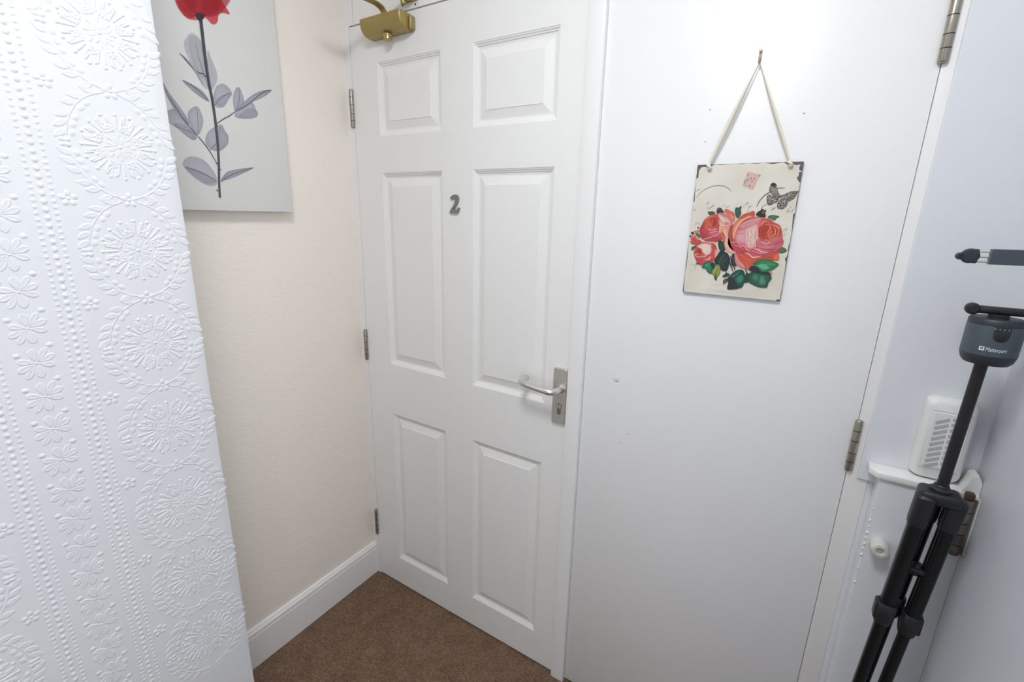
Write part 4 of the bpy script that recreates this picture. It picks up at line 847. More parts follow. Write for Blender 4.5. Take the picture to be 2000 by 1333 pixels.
for a_, b_ in ((WY0 + .05, WM - .015), (WM + .015, WY1 - .05)):
    obj('glow_pane', box(XR + .042, XR + .048, a_, b_, WZ0 + .05, WZ1 - .05), M['added_glow'], w1)
# back wall: solid behind the doors, flush strip beside the cupboard door
wb = obj('wall_back', merge(box(XL - 0.1, XR, 0.060, 0.12, 0.0, ZC),
                            box(0.626, 1.2130, 0.0, 0.060, 1.990, ZC)), 'plaster')
label(wb, 'white painted wall that holds the two doors', 'wall', kind='structure')
ws = obj('plaster_face', geo_of(bbox(1.2315, XR, -0.008, 0.060, 0.943, ZC, 0.0025, 2,
         lambda e: all(v.co.y < -0.007 for v in e.verts) and (all(v.co.x < 1.24 for v in e.verts) or all(v.co.z < 0.95 for v in e.verts)))), 'plaster', wb)
obj('lower_face', box(1.2510, XR, 0.0, 0.060, 0.0, 0.943), 'plaster', wb)

# wallpapered wall beside the camera -------------------------------------------------
wf = obj('wall_foreground', geo_of(bbox(XL - 0.10, XF - 0.0006, YB, YF, 0.0, ZC, 0.004, 3,
         lambda e: all(v.co.x > 0.05 for v in e.verts) and all(v.co.y > -1 for v in e.verts))), 'paper', angle=40)
label(wf, 'white embossed wallpaper wall with medallions close at the left', 'wall', kind='structure')
PZ0 = 0.446
def paper_sheet():
    # sheet of paper wrapped round the corner, uneven lower edge
    ys = np.linspace(YF - 0.004, YB, 160)
    pr = [(XF - 0.05, YF + 0.0006), (XF - 0.004, YF + 0.0006), (XF - 0.0016, YF - 0.0003), (XF, YF - 0.004)] + [(XF, y) for y in ys[1:]]
    V, F = [], []
    for i, (x, y) in enumerate(pr):
        zb = PZ0 + 0.0016 * math.sin(i * 1.7) * math.sin(i * 0.37) + (0.006 if 3 <= i <= 6 else 0)
        V += [(x, y, zb), (x, y, ZC), (x - 0.0006 if i > 2 else x, y if i > 2 else y - 0.0006, zb)]
    for i in range(len(pr) - 1):
        a, b = 3 * i, 3 * i + 3
        F += [(a, b, b + 1, a + 1), (a + 2, b + 2, b, a)]
    return V, F
obj('paper_sheet', paper_sheet(), 'paper', wf, angle=40)

# --- embossed relief: each motif is a raised piece of the paper ----------------------
def relief_mesh(name, w, h, fn, step=0.0009):
    """height field fn(U,V) -> metres, only where raised; local x = outwards, -y = along wall, z = up"""
    nx, ny = int(w / step) + 1, int(h / step) + 1
    u = np.linspace(-w / 2, w / 2, nx); v = np.linspace(-h / 2, h / 2, ny)
    U, Vv = np.meshgrid(u, v)
    Hh = fn(U, Vv)
    up = Hh > 1e-6
    cell = up[:-1, :-1] | up[1:, :-1] | up[:-1, 1:] | up[1:, 1:]
    idx = -np.ones(U.shape, int)
    need = np.zeros(U.shape, bool)
    need[:-1, :-1] |= cell; need[1:, :-1] |= cell; need[:-1, 1:] |= cell; need[1:, 1:] |= cell
    idx[need] = np.arange(need.sum())
    V = np.stack([Hh[need] - 0.00003, -U[need], Vv[need]], 1)
    jj, ii = np.nonzero(cell)
    F = np.stack([idx[jj, ii], idx[jj + 1, ii], idx[jj + 1, ii + 1], idx[jj, ii + 1]], 1)
    me = bpy.data.meshes.new(name)
    me.from_pydata(V.tolist(), [], F.tolist())
    me.polygons.foreach_set('use_smooth', [True] * len(me.polygons))
    me.materials.append(M['paper'])
    me.update()
    return me

def f_dome(U, V, cx, cy, a, b, ang, H):
    c, s = math.cos(ang), math.sin(ang)
    p = (U - cx) * c + (V - cy) * s; q = -(U - cx) * s + (V - cy) * c
    r2 = (p / a) ** 2 + (q / b) ** 2
    return H * np.clip(1 - r2, 0, None) ** 0.8
def f_leaf(U, V, x0, y0, x1, y1, wd, H, rim=0.35):
    """pointed leaf from base to tip, with a slightly sunken blade"""
    L = math.hypot(x1 - x0, y1 - y0); c, s = (x1 - x0) / L, (y1 - y0) / L
    p = ((U - x0) * c + (V - y0) * s) / L; q = -(U - x0) * s + (V - y0) * c
    prof = wd * np.clip(np.sin(np.pi * np.clip(p, 0, 1) ** 0.85), 1e-5, None) ** 0.8
    r = np.abs(q) / prof
    ok = (p > 0) & (p < 1) & (r < 1)
    return np.where(ok, H * (1 - r ** 4) * (1 - rim + rim * r ** 2) , 0)
def f_stroke(U, V, x0, y0, x1, y1, w0, w1, H):
    L = math.hypot(x1 - x0, y1 - y0); c, s = (x1 - x0) / L, (y1 - y0) / L
    p = np.clip(((U - x0) * c + (V - y0) * s) / L, 0, 1)
    d = np.hypot(U - x0 - p * L * c, V - y0 - p * L * s)
    w = w0 + (w1 - w0) * p
    return H * np.clip(1 - (d / w) ** 2, 0, None) ** 0.8
def f_max(*hs):
    o = hs[0]
    for h in hs[1:]: o = np.maximum(o, h)
    return o

RH = 0.0015
def fn_rosette(U, V):
    h = f_dome(U, V, 0, 0, .0035, .0035, 0, RH)
    pol = lambda r, a: (r * math.cos(a), r * math.sin(a))
    for k in range(8):
        a = 2 * math.pi * (k + .5) / 8
        h = f_max(h, f_leaf(U, V, *pol(.004, a), *pol(.0175, a), .0036, RH * .6))
        a2 = 2 * math.pi * k / 8
        h = f_max(h, f_stroke(U, V, *pol(.013, a2), *pol(.020, a2), .0008, .0018, RH * .6))
        # floret between the rays
        c = pol(.0295, a)
        for j in range(5):
            b = a + 2 * math.pi * j / 5
            h = f_max(h, f_dome(U, V, c[0] + .0044 * math.cos(b), c[1] + .0044 * math.sin(b), .0030, .0030, 0, RH * .75))
        h = f_max(h, f_dome(U, V, *c, .0018, .0018, 0, RH))
        for d in (-.26, .26):
            h = f_max(h, f_stroke(U, V, *pol(.026, a2 + d * .6), *pol(.0445, a2 + d * .8), .0012, .0024, RH * .75))
        h = f_max(h, f_stroke(U, V, *pol(.029, a2), *pol(.0440, a2), .0012, .0022, RH * .8))
        h = f_max(h, f_dome(U, V, *pol(.0490, a2), .0032, .0030, a2, RH * 1.05))
        for d in (-.13, .13):
            h = f_max(h, f_stroke(U, V, *pol(.0375, a + d * .8), *pol(.0470, a + d), .0012, .0021, RH * .8))
        h = f_max(h, f_dome(U, V, *pol(.0500, a), .0028, .0028, 0, RH))
    return h
GA, GB = .0655, .0800
def fn_garland(U, V):
    h = np.zeros_like(U)
    for sx in (-1, 1):
        for sy in (-1, 1):
            pts = []
            for i in range(15):
                t = math.radians(8 + 68 * i / 14)
                pts.append((sx * GA * math.cos(t), sy * GB * math.sin(t) ** 1.0))
            pts.append((sx * .007, sy * .0815))
            for i in range(len(pts) - 1):
                h = f_max(h, f_stroke(U, V, *pts[i], *pts[i + 1], .0011, .0011, RH * .7))
            for i in (1, 3, 5, 8, 10, 13):
                (x, y), (x2, y2) = pts[i], pts[min(i + 1, 15)]
                dx, dy = x2 - x, y2 - y; L = math.hypot(dx, dy); dx /= L; dy /= L
                nx_, ny_ = (dy, -dx)
                if nx_ * x + ny_ * y < 0: nx_, ny_ = -nx_, -ny_
                # outer leaves point back towards the clasp, inner ones are short and round
                ox, oy = x + nx_ * .0012, y + ny_ * .0012
                h = f_max(h, f_leaf(U, V, ox, oy, ox - dx * .0150 + nx_ * .0125, oy - dy * .0150 + ny_ * .0125, .0050, RH, .5))
                if i < 13:
                    ix, iy = x - nx_ * .0025, y - ny_ * .0025
                    h = f_max(h, f_dome(U, V, ix - nx_ * .0046 - dx * .002, iy - ny_ * .0046 - dy * .002, .0056, .0044, math.atan2(dy, dx), RH * .75))
    return h
def fn_floret(U, V, r=.0076, n=5, pr=.0050):
    h = f_dome(U, V, 0, 0, .0026, .0026, 0, RH)
    for k in range(n):
        a = 2 * math.pi * k / n + .3
        h = f_max(h, f_dome(U, V, r * math.cos(a), r * math.sin(a), pr, pr * .85, a, RH * .95))
    return h
def fn_clasp(U, V):
    h = np.zeros_like(U)
    for k in range(4):
        a = math.pi / 2 * k + .78
        h = f_max(h, f_dome(U, V, (.0050) * math.cos(a), .0050 * math.sin(a), .0043, .0038, a, RH * 1.1))
    return h
def f_petal(U, V, ang, L, wd, H):
    """tear-drop petal with a raised rim"""
    c, s = math.cos(ang), math.sin(ang)
    p = (U * c + V * s - .0020) / (L - .0020); q = -U * s + V * c
    pc = np.clip(p, 0, 1)
    prof = wd * np.clip(np.sin(np.pi * pc ** 1.7), 1e-5, None) ** .62
    r = np.abs(q) / prof
    ok = (p > 0) & (p < 1) & (r < 1)
    return np.where(ok, H * (1 - r ** 6) * (.42 + .58 * r ** 2), 0)
def fn_daisy(U, V):
    h = f_dome(U, V, 0, 0, .0022, .0022, 0, RH)
    for a, L, w in ((97, .0235, .0062), (58, .0270, .0044), (24, .0245, .0052), (-18, .0215, .0048), (-83, .0240, .0062), (-122, .0270, .0044), (-156, .0245, .0052), (162, .0215, .0048)):
        h = f_max(h, f_petal(U, V, math.radians(180 - a), L, w, RH * 1.15))
    h = f_max(h, f_dome(U, V, -.0195, .0260, .0046, .0040, 0, RH * 1.1), f_dome(U, V, .0195, .0270 - .0110, .0046, .0040, 0, RH * 1.1))
    return h
PITCH, MZ0 = 0.1655, 0.5415
def fn_beads(U, V):
    h = np.zeros_like(U)
    for k in range(14):
        z = -PITCH / 2 + PITCH * (k + .5) / 14
        h = f_max(h, f_dome(U, V, 0, z, .0040, .0043, 0, RH * 1.1))
    for s in (-1, 1):
        for k in range(18):
            z = -PITCH / 2 + PITCH * (k + .5) / 18
            h = f_max(h, f_dome(U, V, s * .0115, z, .0034, .0030, 0, RH * .65))
    return h
ME = dict(rosette=relief_mesh('rosette', .112, .112, fn_rosette, .0008),
          garland=relief_mesh('garland', .170, .176, fn_garland),
          floret=relief_mesh('floret', .030, .030, fn_floret, .0007),
          clasp=relief_mesh('clasp_flower', .022, .022, fn_clasp, .0007),
          daisy=relief_mesh('daisy', .056, .064, fn_daisy, .0008),
          beads=relief_mesh('bead_strip', .034, PITCH, fn_beads, .0008))
def motif(name, me, s, z):
    o = bpy.data.objects.new(name, me)
    COL.objects.link(o)
    o.parent = wf
    o.location = (XF, YF - s, z)
for col_s in (0.079, 0.3945, 0.710):
    for k in range(9):
        z = MZ0 + PITCH * k
        motif('rosette', ME['rosette'], col_s, z)
        motif('garland', ME['garland'], col_s, z)
        motif('floret', ME['floret'], col_s, z + PITCH / 2)
        for sd in (-1, 1):
            if col_s + sd * .07 < .012: continue
            motif('clasp_flower', ME['clasp'], col_s + sd * .0690, z)
            motif('floret', ME['floret'], col_s + sd * .0785, z + PITCH / 2)
for col_s in (0.2368, 0.5523):
    for k in range(27):
        motif('daisy', ME['daisy'], col_s, MZ0 - 0.054 + PITCH / 3 * k)
    for sd in (-.0505, .0505):
        for k in range(9):
            motif('bead_strip', ME['beads'], col_s + sd, MZ0 + PITCH * k)

# skirting board of the left wall ----------------------------------------------------
prof = [(0.0, 0.0), (.0135, 0.0), (.0135, .1130), (.0125, .1150), (.0095, .1165), (.0095, .1180), (.0130, .1195), (.0130, .1260), (.0118, .1300), (.0085, .1325), (.0085, .1345), (.0070, .1375), (.0045, .1400), (.0, .1405)]
n = len(prof)
bv = [(XL + x, YF, z) for x, z in prof] + [(XL + x, -0.0005, z) for x, z in prof]
bf = [(i, i + 1, i + 1 + n, i + n) for i in range(n - 1)] + [tuple(range(n)), tuple(range(2 * n - 1, n - 1, -1))]
bb = obj('baseboard_left', (bv, bf), 'trim')
label(bb, 'white moulded skirting board along the cream wall', 'skirting', kind='structure')

# ================================================================== DOOR 1 (six panels, number 2)
DL, DR, DT = -0.2165, 0.5790, 1.984
PX = [-0.1043, 0.1430, 0.2541, 0.5072]
PZ = [(1.8735, 1.6696), (1.5624, 0.9292), (0.7408, 0.1253)]
d1 = empty('door_1', (0.18, 0, 0), 'white six-panel door with a metal number two and lever handle', 'door', kind='structure')
def door_leaf():
    xs = [DL, PX[0], PX[1], PX[2], PX[3], DR]
    zs = [0.006, PZ[2][1], PZ[2][0], PZ[1][1], PZ[1][0], PZ[0][1], PZ[0][0], DT]
    V, F = [], []
    for z in zs:
        for x in xs: V.append((x, 0.0, z))
    for j in range(7):
        for i in range(5):
            if i in (1, 3) and j in (1, 3, 5): continue
            a = j * 6 + i
            F.append((a, a + 1, a + 7, a + 6))
    g = (V, F)
    e = 0.0015
    sides = ([(DL, 0, zs[0]), (DR, 0, zs[0]), (DR, 0, DT), (DL, 0, DT), (DL, .040, zs[0]), (DR, .040, zs[0]), (DR, .040, DT), (DL, .040, DT)],
             [(0, 4, 5, 1), (1, 5, 6, 2), (2, 6, 7, 3), (3, 7, 4, 0), (4, 7, 6, 5)])
    return merge(g, sides)
obj('stiles_and_rails', door_leaf(), 'door', d1)
RINGS = [(0, 0), (.0010, .0016), (.0040, .0026), (.0050, .0050), (.0085, .0060), (.0095, .0086), (.0150, .0100), (.0185, .0100), (.0400, .0036), (.0410, .0020)]
def panel_geo(x0, x1, z0, z1):
    V, F = [], []
    for ins, dep in RINGS:
        V += [(x0 + ins, dep, z0 + ins), (x1 - ins, dep, z0 + ins), (x1 - ins, dep, z1 - ins), (x0 + ins, dep, z1 - ins)]
    for r in range(len(RINGS) - 1):
        for k in range(4):
            a, b = r * 4 + k, r * 4 + (k + 1) % 4
            F.append((a, b, b + 4, a + 4))
    q = (len(RINGS) - 1) * 4
    F.append((q, q + 1, q + 2, q + 3))
    return V, F
for z1, z0 in PZ:
    for a in (0, 2):
        obj('panel', panel_geo(PX[a], PX[a + 1], z0, z1), 'door', d1)

def hinge(parent, x, y, z0, z1, r=.0072, joints=(.18, .36, .60, .80), leaf=None, material='hinge'):
    h = obj('hinge', lathe([(r * .55, -.0015), (r * .9, 0), (r, .002), (r, z1 - z0 - .002), (r * .9, z1 - z0), (r * .55, z1 - z0 + .0015)], (x, y, z0), seg=20), material, parent, angle=40)
    for t in joints:
        obj('knuckle_joint', lathe([(r * 1.02, -.0007), (r * 1.02, .0007)], (x, y, z0 + (z1 - z0) * t), seg=20), 'darkgap', h)
    if leaf:
        obj('hinge_leaf', box(leaf[0], leaf[1], y + .001, y + .006, z0, z1), material, h)
    return h
for z0, z1 in ((1.703, 1.812), (.925, 1.036), (.190, .301)):
    hinge(d1, -0.2215, -0.0042, z0, z1, .0068)

# lever handle
ln = empty('door_handle', (0, 0, 0), None, None); ln.parent = d1; ln.location = (-0.18, 0, 0); ORIG[ln.name] = Vector((0, 0, 0))
ln['label'] = 'satin metal lever handle on a long backplate'
obj('backplate', plate_xz(.5570, .9630, .0415, .1625, .0055, -.0085, 0.0, .002), 'plate', ln, angle=30)
hz = .9885
lp = [(.5620, -.008, hz), (.5620, -.030, hz), (.5605, -.040, hz), (.5560, -.048, hz), (.5480, -.0535, hz + .0005), (.5380, -.0555, hz + .002), (.500, -.0565, hz + .006), (.478, -.0565, hz + .0085), (.466, -.0545, hz + .0098), (.4585, -.048, hz + .0105), (.4560, -.038, hz + .011), (.4560, -.017, hz + .011)]
obj('lever', sweep(smooth_open(lp, 5), circle(.0093, 18)), 'alu', ln, smooth=True)
obj('lever_collar', lathe([(.0125, 0), (.0125, -.0035), (.0100, -.005)], (.5620, -.0080, hz), 'y', 24), 'alu', ln, angle=40)
kc = []
for k in range(21):
    a = math.radians(-60 + 300 * k / 20); kc.append((.0085 * math.cos(a), .0085 * math.sin(a)))
kc += [(-.0052, -.0068), (-.0052, -.0210), (-.003, -.0245), (.003, -.0245), (.0052, -.0210), (.0052, -.0068)]
ky = obj('lock_cylinder', prism_xz([(.5590 + x, .9355 + z) for x, z in kc][::-1], -.0100, -.004), 'cylinder', ln)
obj('cylinder_plug', lathe([(.0062, 0), (.0062, -.0012)], (.5590, -.0100, .9355), 'y', 20), 'alu', ln, angle=40)
obj('keyhole', box(.5581, .5599, -.0118, -.0104, .9312, .9398), 'darkgap', ln)

# the number
num = [(-15.2, 17.0), (-9.6, 22.1), (0.6, 25.9), (7.4, 26.5), (15.7, 24.0), (20.4, 15.8), (18.1, 7.0), (12.2, -1.9), (5.3, -8.4), (1.0, -14.2), (12.1, -14.7), (14.6, -14.0), (17.2, -10.2), (20.5, -8.9), (23.5, -11.4), (20.5, -18.4), (15.3, -26.4), (-17.1, -25.4), (-18.0, -22.8), (-10.1, -12.4), (-1.4, -4.6), (4.6, 4.4), (5.5, 10.7), (1.3, 14.5), (-2.9, 15.8), (-9.7, 13.0), (-13.1, 13.2)]
def number_geo():
    p = [(.1890 + .86 * x / 1000, 1.470 + z / 1000) for x, z in num]
    tri = tessellate_polygon([[Vector((x, z, 0)) for x, z in p]])
    n = len(p); yf, yb = -.0065, -.0002
    V = [(x, yf, z) for x, z in p] + [(x, yb, z) for x, z in p]
    F = [tuple(t) for t in tri] + [(i, i + n, (i + 1) % n + n, (i + 1) % n) for i in range(n)]
    bm = bmesh.new()
    bvs = [bm.verts.new(v) for v in V]
    for f in F: bm.faces.new([bvs[i] for i in f])
    bmesh.ops.recalc_face_normals(bm, faces=bm.faces[:])
    return bm
nb = obj('number_two', number_geo(), 'numeral', d1)
nb['label'] = 'grey metal numeral 2'

# frame of door 1 and post between the doors ---------------------------------------
t1 = obj('trim_1', merge(box(XL, -.2185, .0, .060, .0, ZC), box(-.2185, .5790, .0, .060, 1.988, ZC)), 'trim')
label(t1, 'white door frame above and beside the six-panel door', 'door frame', kind='structure')
obj('frame_seam', box(-.1990, -.1978, -.0004, .001, 1.990, 2.2), 'slot', t1)
for x, z, r in ((.0080, 2.0010, .0020), (.0560, 1.9960, .0028), (.030, 2.008, .0012)):
    obj('screw_hole', lathe([(r, 0), (r, -.0005)], (x, 0, z), 'y', 10), 'darkgap', t1)
t2 = obj('trim_2', geo_of(bbox(.5803, .6225, -.0120, .060, .0, ZC, .0022, 2, lambda e: all(v.co.y < 0 for v in e.verts) and abs(e.verts[0].co.z - e.verts[1].co.z) > 1)), 'trim', angle=40)
label(t2, 'narrow white post between the two doors', 'door frame', kind='structure')

# ================================================================== DOOR 2 (flush cupboard door)
d2 = empty('door_2', (.92, 0, 0), 'flush white door on which the rose plaque hangs', 'door', kind='structure')
obj('door_leaf', geo_of(bbox(.6234, 1.2132, 0.0, .040, .008, 1.984, .0015, 2)), 'gloss', d2, angle=40)
hinge(d2, 1.2138, -.0050, 1.700, 1.812, .0075)
hinge(d2, 1.2150, -.0050, .9560, 1.0650, .0068)
obj('paint_blister', lathe([(.0075, 0), (.0070, -.0010), (.0040, -.0018), (.0015, -.0012)], (.7119, .0, 1.0447), 'y', 14), 'plasticwarm', d2, smooth=True)
for x, z in ((.7560, .9040), (.735, .873), (.8600, 1.661), (1.0290, 1.6400), (.8580, 1.6000)):
    obj('pin_hole', lathe([(.0011, 0), (.0011, -.0004)], (x, 0, z), 'y', 8), 'darkgap', d2)
t3 = obj('trim_3', merge(geo_of(bbox(1.2140, 1.2508, -.0025, .060, 0.0, ZC, .0015, 2)),
                         ), 'trim', angle=40)
label(t3, 'white hinge-side frame beside the flush door', 'door frame', kind='structure')

# boxed-in pipe casing under the ledge ------------------------------------------------
cs = obj('pipe_casing', geo_of(bbox(1.2610, XR - .0004, -.0450, -.0005, 0.0, .9735, .003, 2, lambda e: all(v.co.x < 1.3 for v in e.verts) and all(v.co.y < -.04 for v in e.verts))), 'plaster', angle=40)
label(cs, 'white boxed casing below the ledge behind the tripod legs', 'casing')
for k, (dz, r) in enumerate(((.880, .0022), (.866, .0018), (.852, .0026), (.840, .0020), (.826, .0026), (.815, .0018), (.905, .0016), (.800, .0024), (.770, .0018), (.735, .0022))):
    obj('paint_drip', lathe([(r * .3, r * 1.6), (r, r * .5), (r, -r * .5), (r * .3, -r * 1.8)], (1.2622, -.0445, dz), seg=8), 'trim', cs, smooth=True)
def ledge_geo():
    # capping board with a chamfered left end
    x0, x1, zt, th = 1.2440, XR - .0004, .9865, .0125
    pl = [(x0 - .001, -.0085), (x0 - .001, -.036), (x0 + .012, -.0520), (x1, -.0520), (x1, -.0085)]
    V = [(x, y, zt - th) for x, y in pl] + [(x, y, zt) for x, y in pl]
    n = len(pl)
    return V, [tuple(range(n))[::-1], tuple(range(n, 2 * n))] + [(i, (i + 1) % n, (i + 1) % n + n, i + n) for i in range(n)]
lbm = bmesh.new(); lv, lf = ledge_geo(); bvs = [lbm.verts.new(v) for v in lv]
for f in lf: lbm.faces.new([bvs[i] for i in f])
bmesh.ops.recalc_face_normals(lbm, faces=lbm.faces[:])
bmesh.ops.bevel(lbm, geom=lbm.edges[:], offset=.0018, segments=2, affect='EDGES', profile=.5)
lg = obj('ledge', lbm, 'trim', angle=35)
label(lg, 'small white painted ledge capping the casing below the vented unit', 'ledge')
# ragged paint/filler lump at the end of the ledge
def lump_geo():
    pts = [(1.3735, -.0520, .9860), (XR - .0006, -.0520, .9860), (XR - .0006, -.0520, 1.0080), (1.3910, -.0520, 1.0220), (1.3830, -.0520, 1.0170), (1.3790, -.0520, 1.0010)]
    n = len(pts)
    V = [(x, y + .004, z) for x, y, z in pts] + [(x, y + .038, z - .0015) for x, y, z in pts]
    return V, [tuple(range(n)), tuple(range(2 * n - 1, n - 1, -1))] + [(i, i + n, (i + 1) % n + n, (i + 1) % n) for i in range(n)]
lu = obj('filler_lump', lump_geo(), 'trim', lg)

# old hinge in the corner
oh = empty('old_hinge', (1.3870, -.0560, .8400), 'old paint-stained hinge in the corner right of the tripod', 'hinge')
hx, hy = 1.3830, -.0580
for k in range(5):
    z0 = .868 + k * .0222
    obj('knuckle', lathe([(.0070, 0), (.0088, .0010), (.0088, .0200), (.0070, .0210)], (hx, hy, z0), seg=18), 'oldhinge', oh, angle=40)
obj('hinge_leaf', box(hx - .004, hx + .0130, hy + .001, hy + .008, .868, .979), 'oldhinge', oh)
obj('rust_stub', geo_of(bbox(hx - .006, hx + .007, hy - .005, hy + .006, .980, .9925, .002, 1)), 'rust', oh)
obj('paint_flake', box(hx + .0130, hx + .0146, hy - .0040, hy + .010, .872, .983), 'trim', oh)

# round white door stop
ds = empty('door_stop', (1.2835, -.045, .836), 'round white plastic door stop fixed to the casing', 'door stop')
obj('stop_body', lathe([(.0150, .0), (.0155, -.004), (.0145, -.014), (.0143, -.024), (.0130, -.0283), (.0085, -.0290)], (1.2835, -.0452, .8360), 'y', 28, False), 'plasticwarm', ds, angle=50)
obj('stop_ring', lathe([(.0085, -.0290), (.0080, -.0278), (.0056, -.0276), (.0046, -.0262)], (1.2835, -.0452, .8360), 'y', 24, False), 'plasticwarm', ds, angle=40)
obj('screw', lathe([(.0048, 0), (.0040, -.0012), (.0010, -.0016)], (1.2835, -.0706, .8360), 'y', 16), 'slot', ds, angle=40)

# vented plastic unit standing on the ledge ------------------------------------------
vu = empty('vented_unit', (1.3420, -.0085, .9866), 'white plastic unit with two columns of slots standing on the ledge', 'air freshener')
VX, VZ, VW, VH = 1.3385, 1.0655, .0720, .1560
def unit_body():
    secs = [(-.0086, VW, VH, .012), (-.0200, VW, VH, .014), (-.0285, VW - .005, VH - .005, .014), (-.0325, VW - .014, VH - .014, .012)]
    V, F = [], []
    n = None
    for y, w, h, r in secs:
        q = rrect(w, h, r, 6); n = len(q)
        V += [(VX + x, y, VZ + z) for x, z in q]
    for l in range(len(secs) - 1):
        for k in range(n):
            a, b = l * n + k, l * n + (k + 1) % n
            F.append((a, a + n, b + n, b))
    F.append(tuple(range(n)))
    m = (len(secs) - 1) * n
    F.append(tuple(range(m, m + n))[::-1])
    return V, F
ub = obj('body', unit_body(), 'plastic', vu, angle=50)
obj('seam', box(VX - .0260, VX + .0260, -.0328, -.0320, VZ + .0560, VZ + .0568), 'slot', vu)
obj('lower_seam', box(VX - .0280, VX + .0280, -.0328, -.0310, VZ - .0560, VZ - .0550), 'slot', vu)
gp = obj('grille_panel', plate_xz(VX + .001, VZ + .001, .0500, .1060, .004, -.0335, -.0320, .0008), 'plastic', vu, angle=30)
for c in (0, 1):
    for r in range(9):
        z = VZ + .0400 - r * .0108
        x0 = VX - .0200 + c * .0215; x1 = x0 + .0190
        zs_ = z - .0060 + c * .0108
        ri = .0098
        pl = [(x0 + .0012, zs_ - .0040), (x1 - .0006, zs_ - .0040 + ri), (x1, zs_ - .0030 + ri), (x1 - .0010, zs_ + .0030 + ri), (x0 + .0008, zs_ + .0030), (x0, zs_ + .0020)]
        if r == 0 and c == 1: pl = [(x0 + .0012, zs_ - .0040), (x1 - .006, zs_ - .0040 + ri * .65), (x0 + .0008, zs_ + .0024), (x0, zs_ + .0016)]
        obj('slot', prism_xz(pl, -.03365, -.0325), 'slot', gp)

# ================================================================== DOOR CLOSER
dc = empty('door_closer', (-.03, -.02, 1.93), 'gold-painted door closer across the top of the six-panel door', 'door closer')
def closer_body():
    # D-shaped profile in y,z swept along x
    sec = [(-.001, 1.9300), (-.020, 1.9300), (-.034, 1.9335), (-.044, 1.9400), (-.050, 1.9490), (-.052, 1.9590), (-.052, 1.9685), (-.050, 1.9725), (-.001, 1.9725)]
    V, F = [], []
    xs = [-.1130, -.1105, .0430, .0455]
    ins = [.0022, 0, 0, .0022]
    cy, cz = -.026, 1.951
    for x, i in zip(xs, ins):
        k = 1 - i / .022
        V += [(x, cy + (y - cy) * k, cz + (z - cz) * k) for y, z in sec]
    n = len(sec)
    for l in range(3):
        for k in range(n):
            a, b = l * n + k, l * n + (k + 1) % n
            F.append((a, b, b + n, a + n))
    F += [tuple(range(n))[::-1], tuple(range(3 * n, 4 * n))]
    return V, F
cbm = bmesh.new(); v_, f_ = closer_body(); bvs = [cbm.verts.new(v) for v in v_]
for f in f_: cbm.faces.new([bvs[i] for i in f])
bmesh.ops.recalc_face_normals(cbm, faces=cbm.faces[:])
obj('body', cbm, 'gold', dc, angle=35)
ec = obj('end_plate', geo_of(bbox(.0455, .0560, -.0200, -.001, 1.9325, 1.9660, .004, 3, lambda e: abs(e.verts[0].co.y - e.verts[1].co.y) < .001 or abs(e.verts[0].co.x - e.verts[1].co.x) < .001)), 'gold', dc, angle=40)
for z in (1.9415, 1.9570):
    obj('valve_screw', lathe([(.0042, 0), (.0042, .0012), (.0020, .0012), (.0016, .0004)], (.0556, -.0105, z), 'x', 14), 'hinge', ec, angle=40)
obj('spindle_cap', lathe([(.0125, .0005), (.0135, -.001), (.0135, -.005), (.0120, -.0065), (.0120, -.014), (.0105, -.0155)], (-.0290, -.0250, 1.9300), 'z', 26), 'goldlight', dc, angle=40)
arm_path = smooth_open([(-.0400, -.0250, 1.9700), (-.0400, -.0255, 1.9840), (-.0410, -.0310, 1.9930), (-.0420, -.045, 1.9985), (-.0450, -.075, 2.0005), (-.060, -.215, 2.0010)], 5)
obj('arm', sweep(arm_path, rrect(.0190, .0060, .0015, 2), up=(0, .3, 1)), 'gold', dc, angle=40)
obj('spindle', lathe([(.0062, 0), (.0062, .013), (.005, .014)], (-.0240, -.0250, 1.9722), 'z', 16), 'goldlight', dc, angle=40)
obj('elbow', lathe([(.011, -.006), (.011, .016), (.008, .018)], (-.060, -.215, 2.001), 'z', 18), 'goldlight', dc, angle=40)
obj('link_rod', sweep([(-.060, -.215, 2.018), (.022, -.040, 2.0165), (.030, -.022, 2.0160)], circle(.0055, 12)), 'gold', dc, angle=40)
obj('frame_bracket', merge(geo_of(bbox(.0050, .0680, -.0045, -.0003, 2.0030, 2.0350, .0015, 2)), geo_of(bbox(.0200, .0560, -.0300, -.0040, 2.0040, 2.0085, .0015, 2))), 'goldlight', dc, angle=35)
obj('bracket_pin', lathe([(.0065, -.009), (.0075, -.007), (.0075, 0), (.006, .012)], (.0300, -.0200, 2.0035), 'z', 18), 'goldlight', dc, angle=40)

# ================================================================== ROSE CANVAS ON THE LEFT WALL
CY1, CZ0, CWD, CHT, CXF = -.2460, 1.4365, .4100, .600, -.2150
cv = empty('rose_canvas', (XL, CY1 - CWD / 2, CZ0), 'grey canvas print of a long-stemmed red rose on the cream wall', 'picture')
obj('stretched_canvas', geo_of(bbox(XL + .0005, CXF, CY1 - CWD, CY1, CZ0, CZ0 + CHT, .0018, 3)), 'canvas', cv, angle=40)
printed('printed_rose', CANVAS_ART, lambda u, v, l: (CXF + .00005 + l, CY1 - .0055 + u / 1000, CZ0 + v / 1000), 'wash', cv, .00003, True)

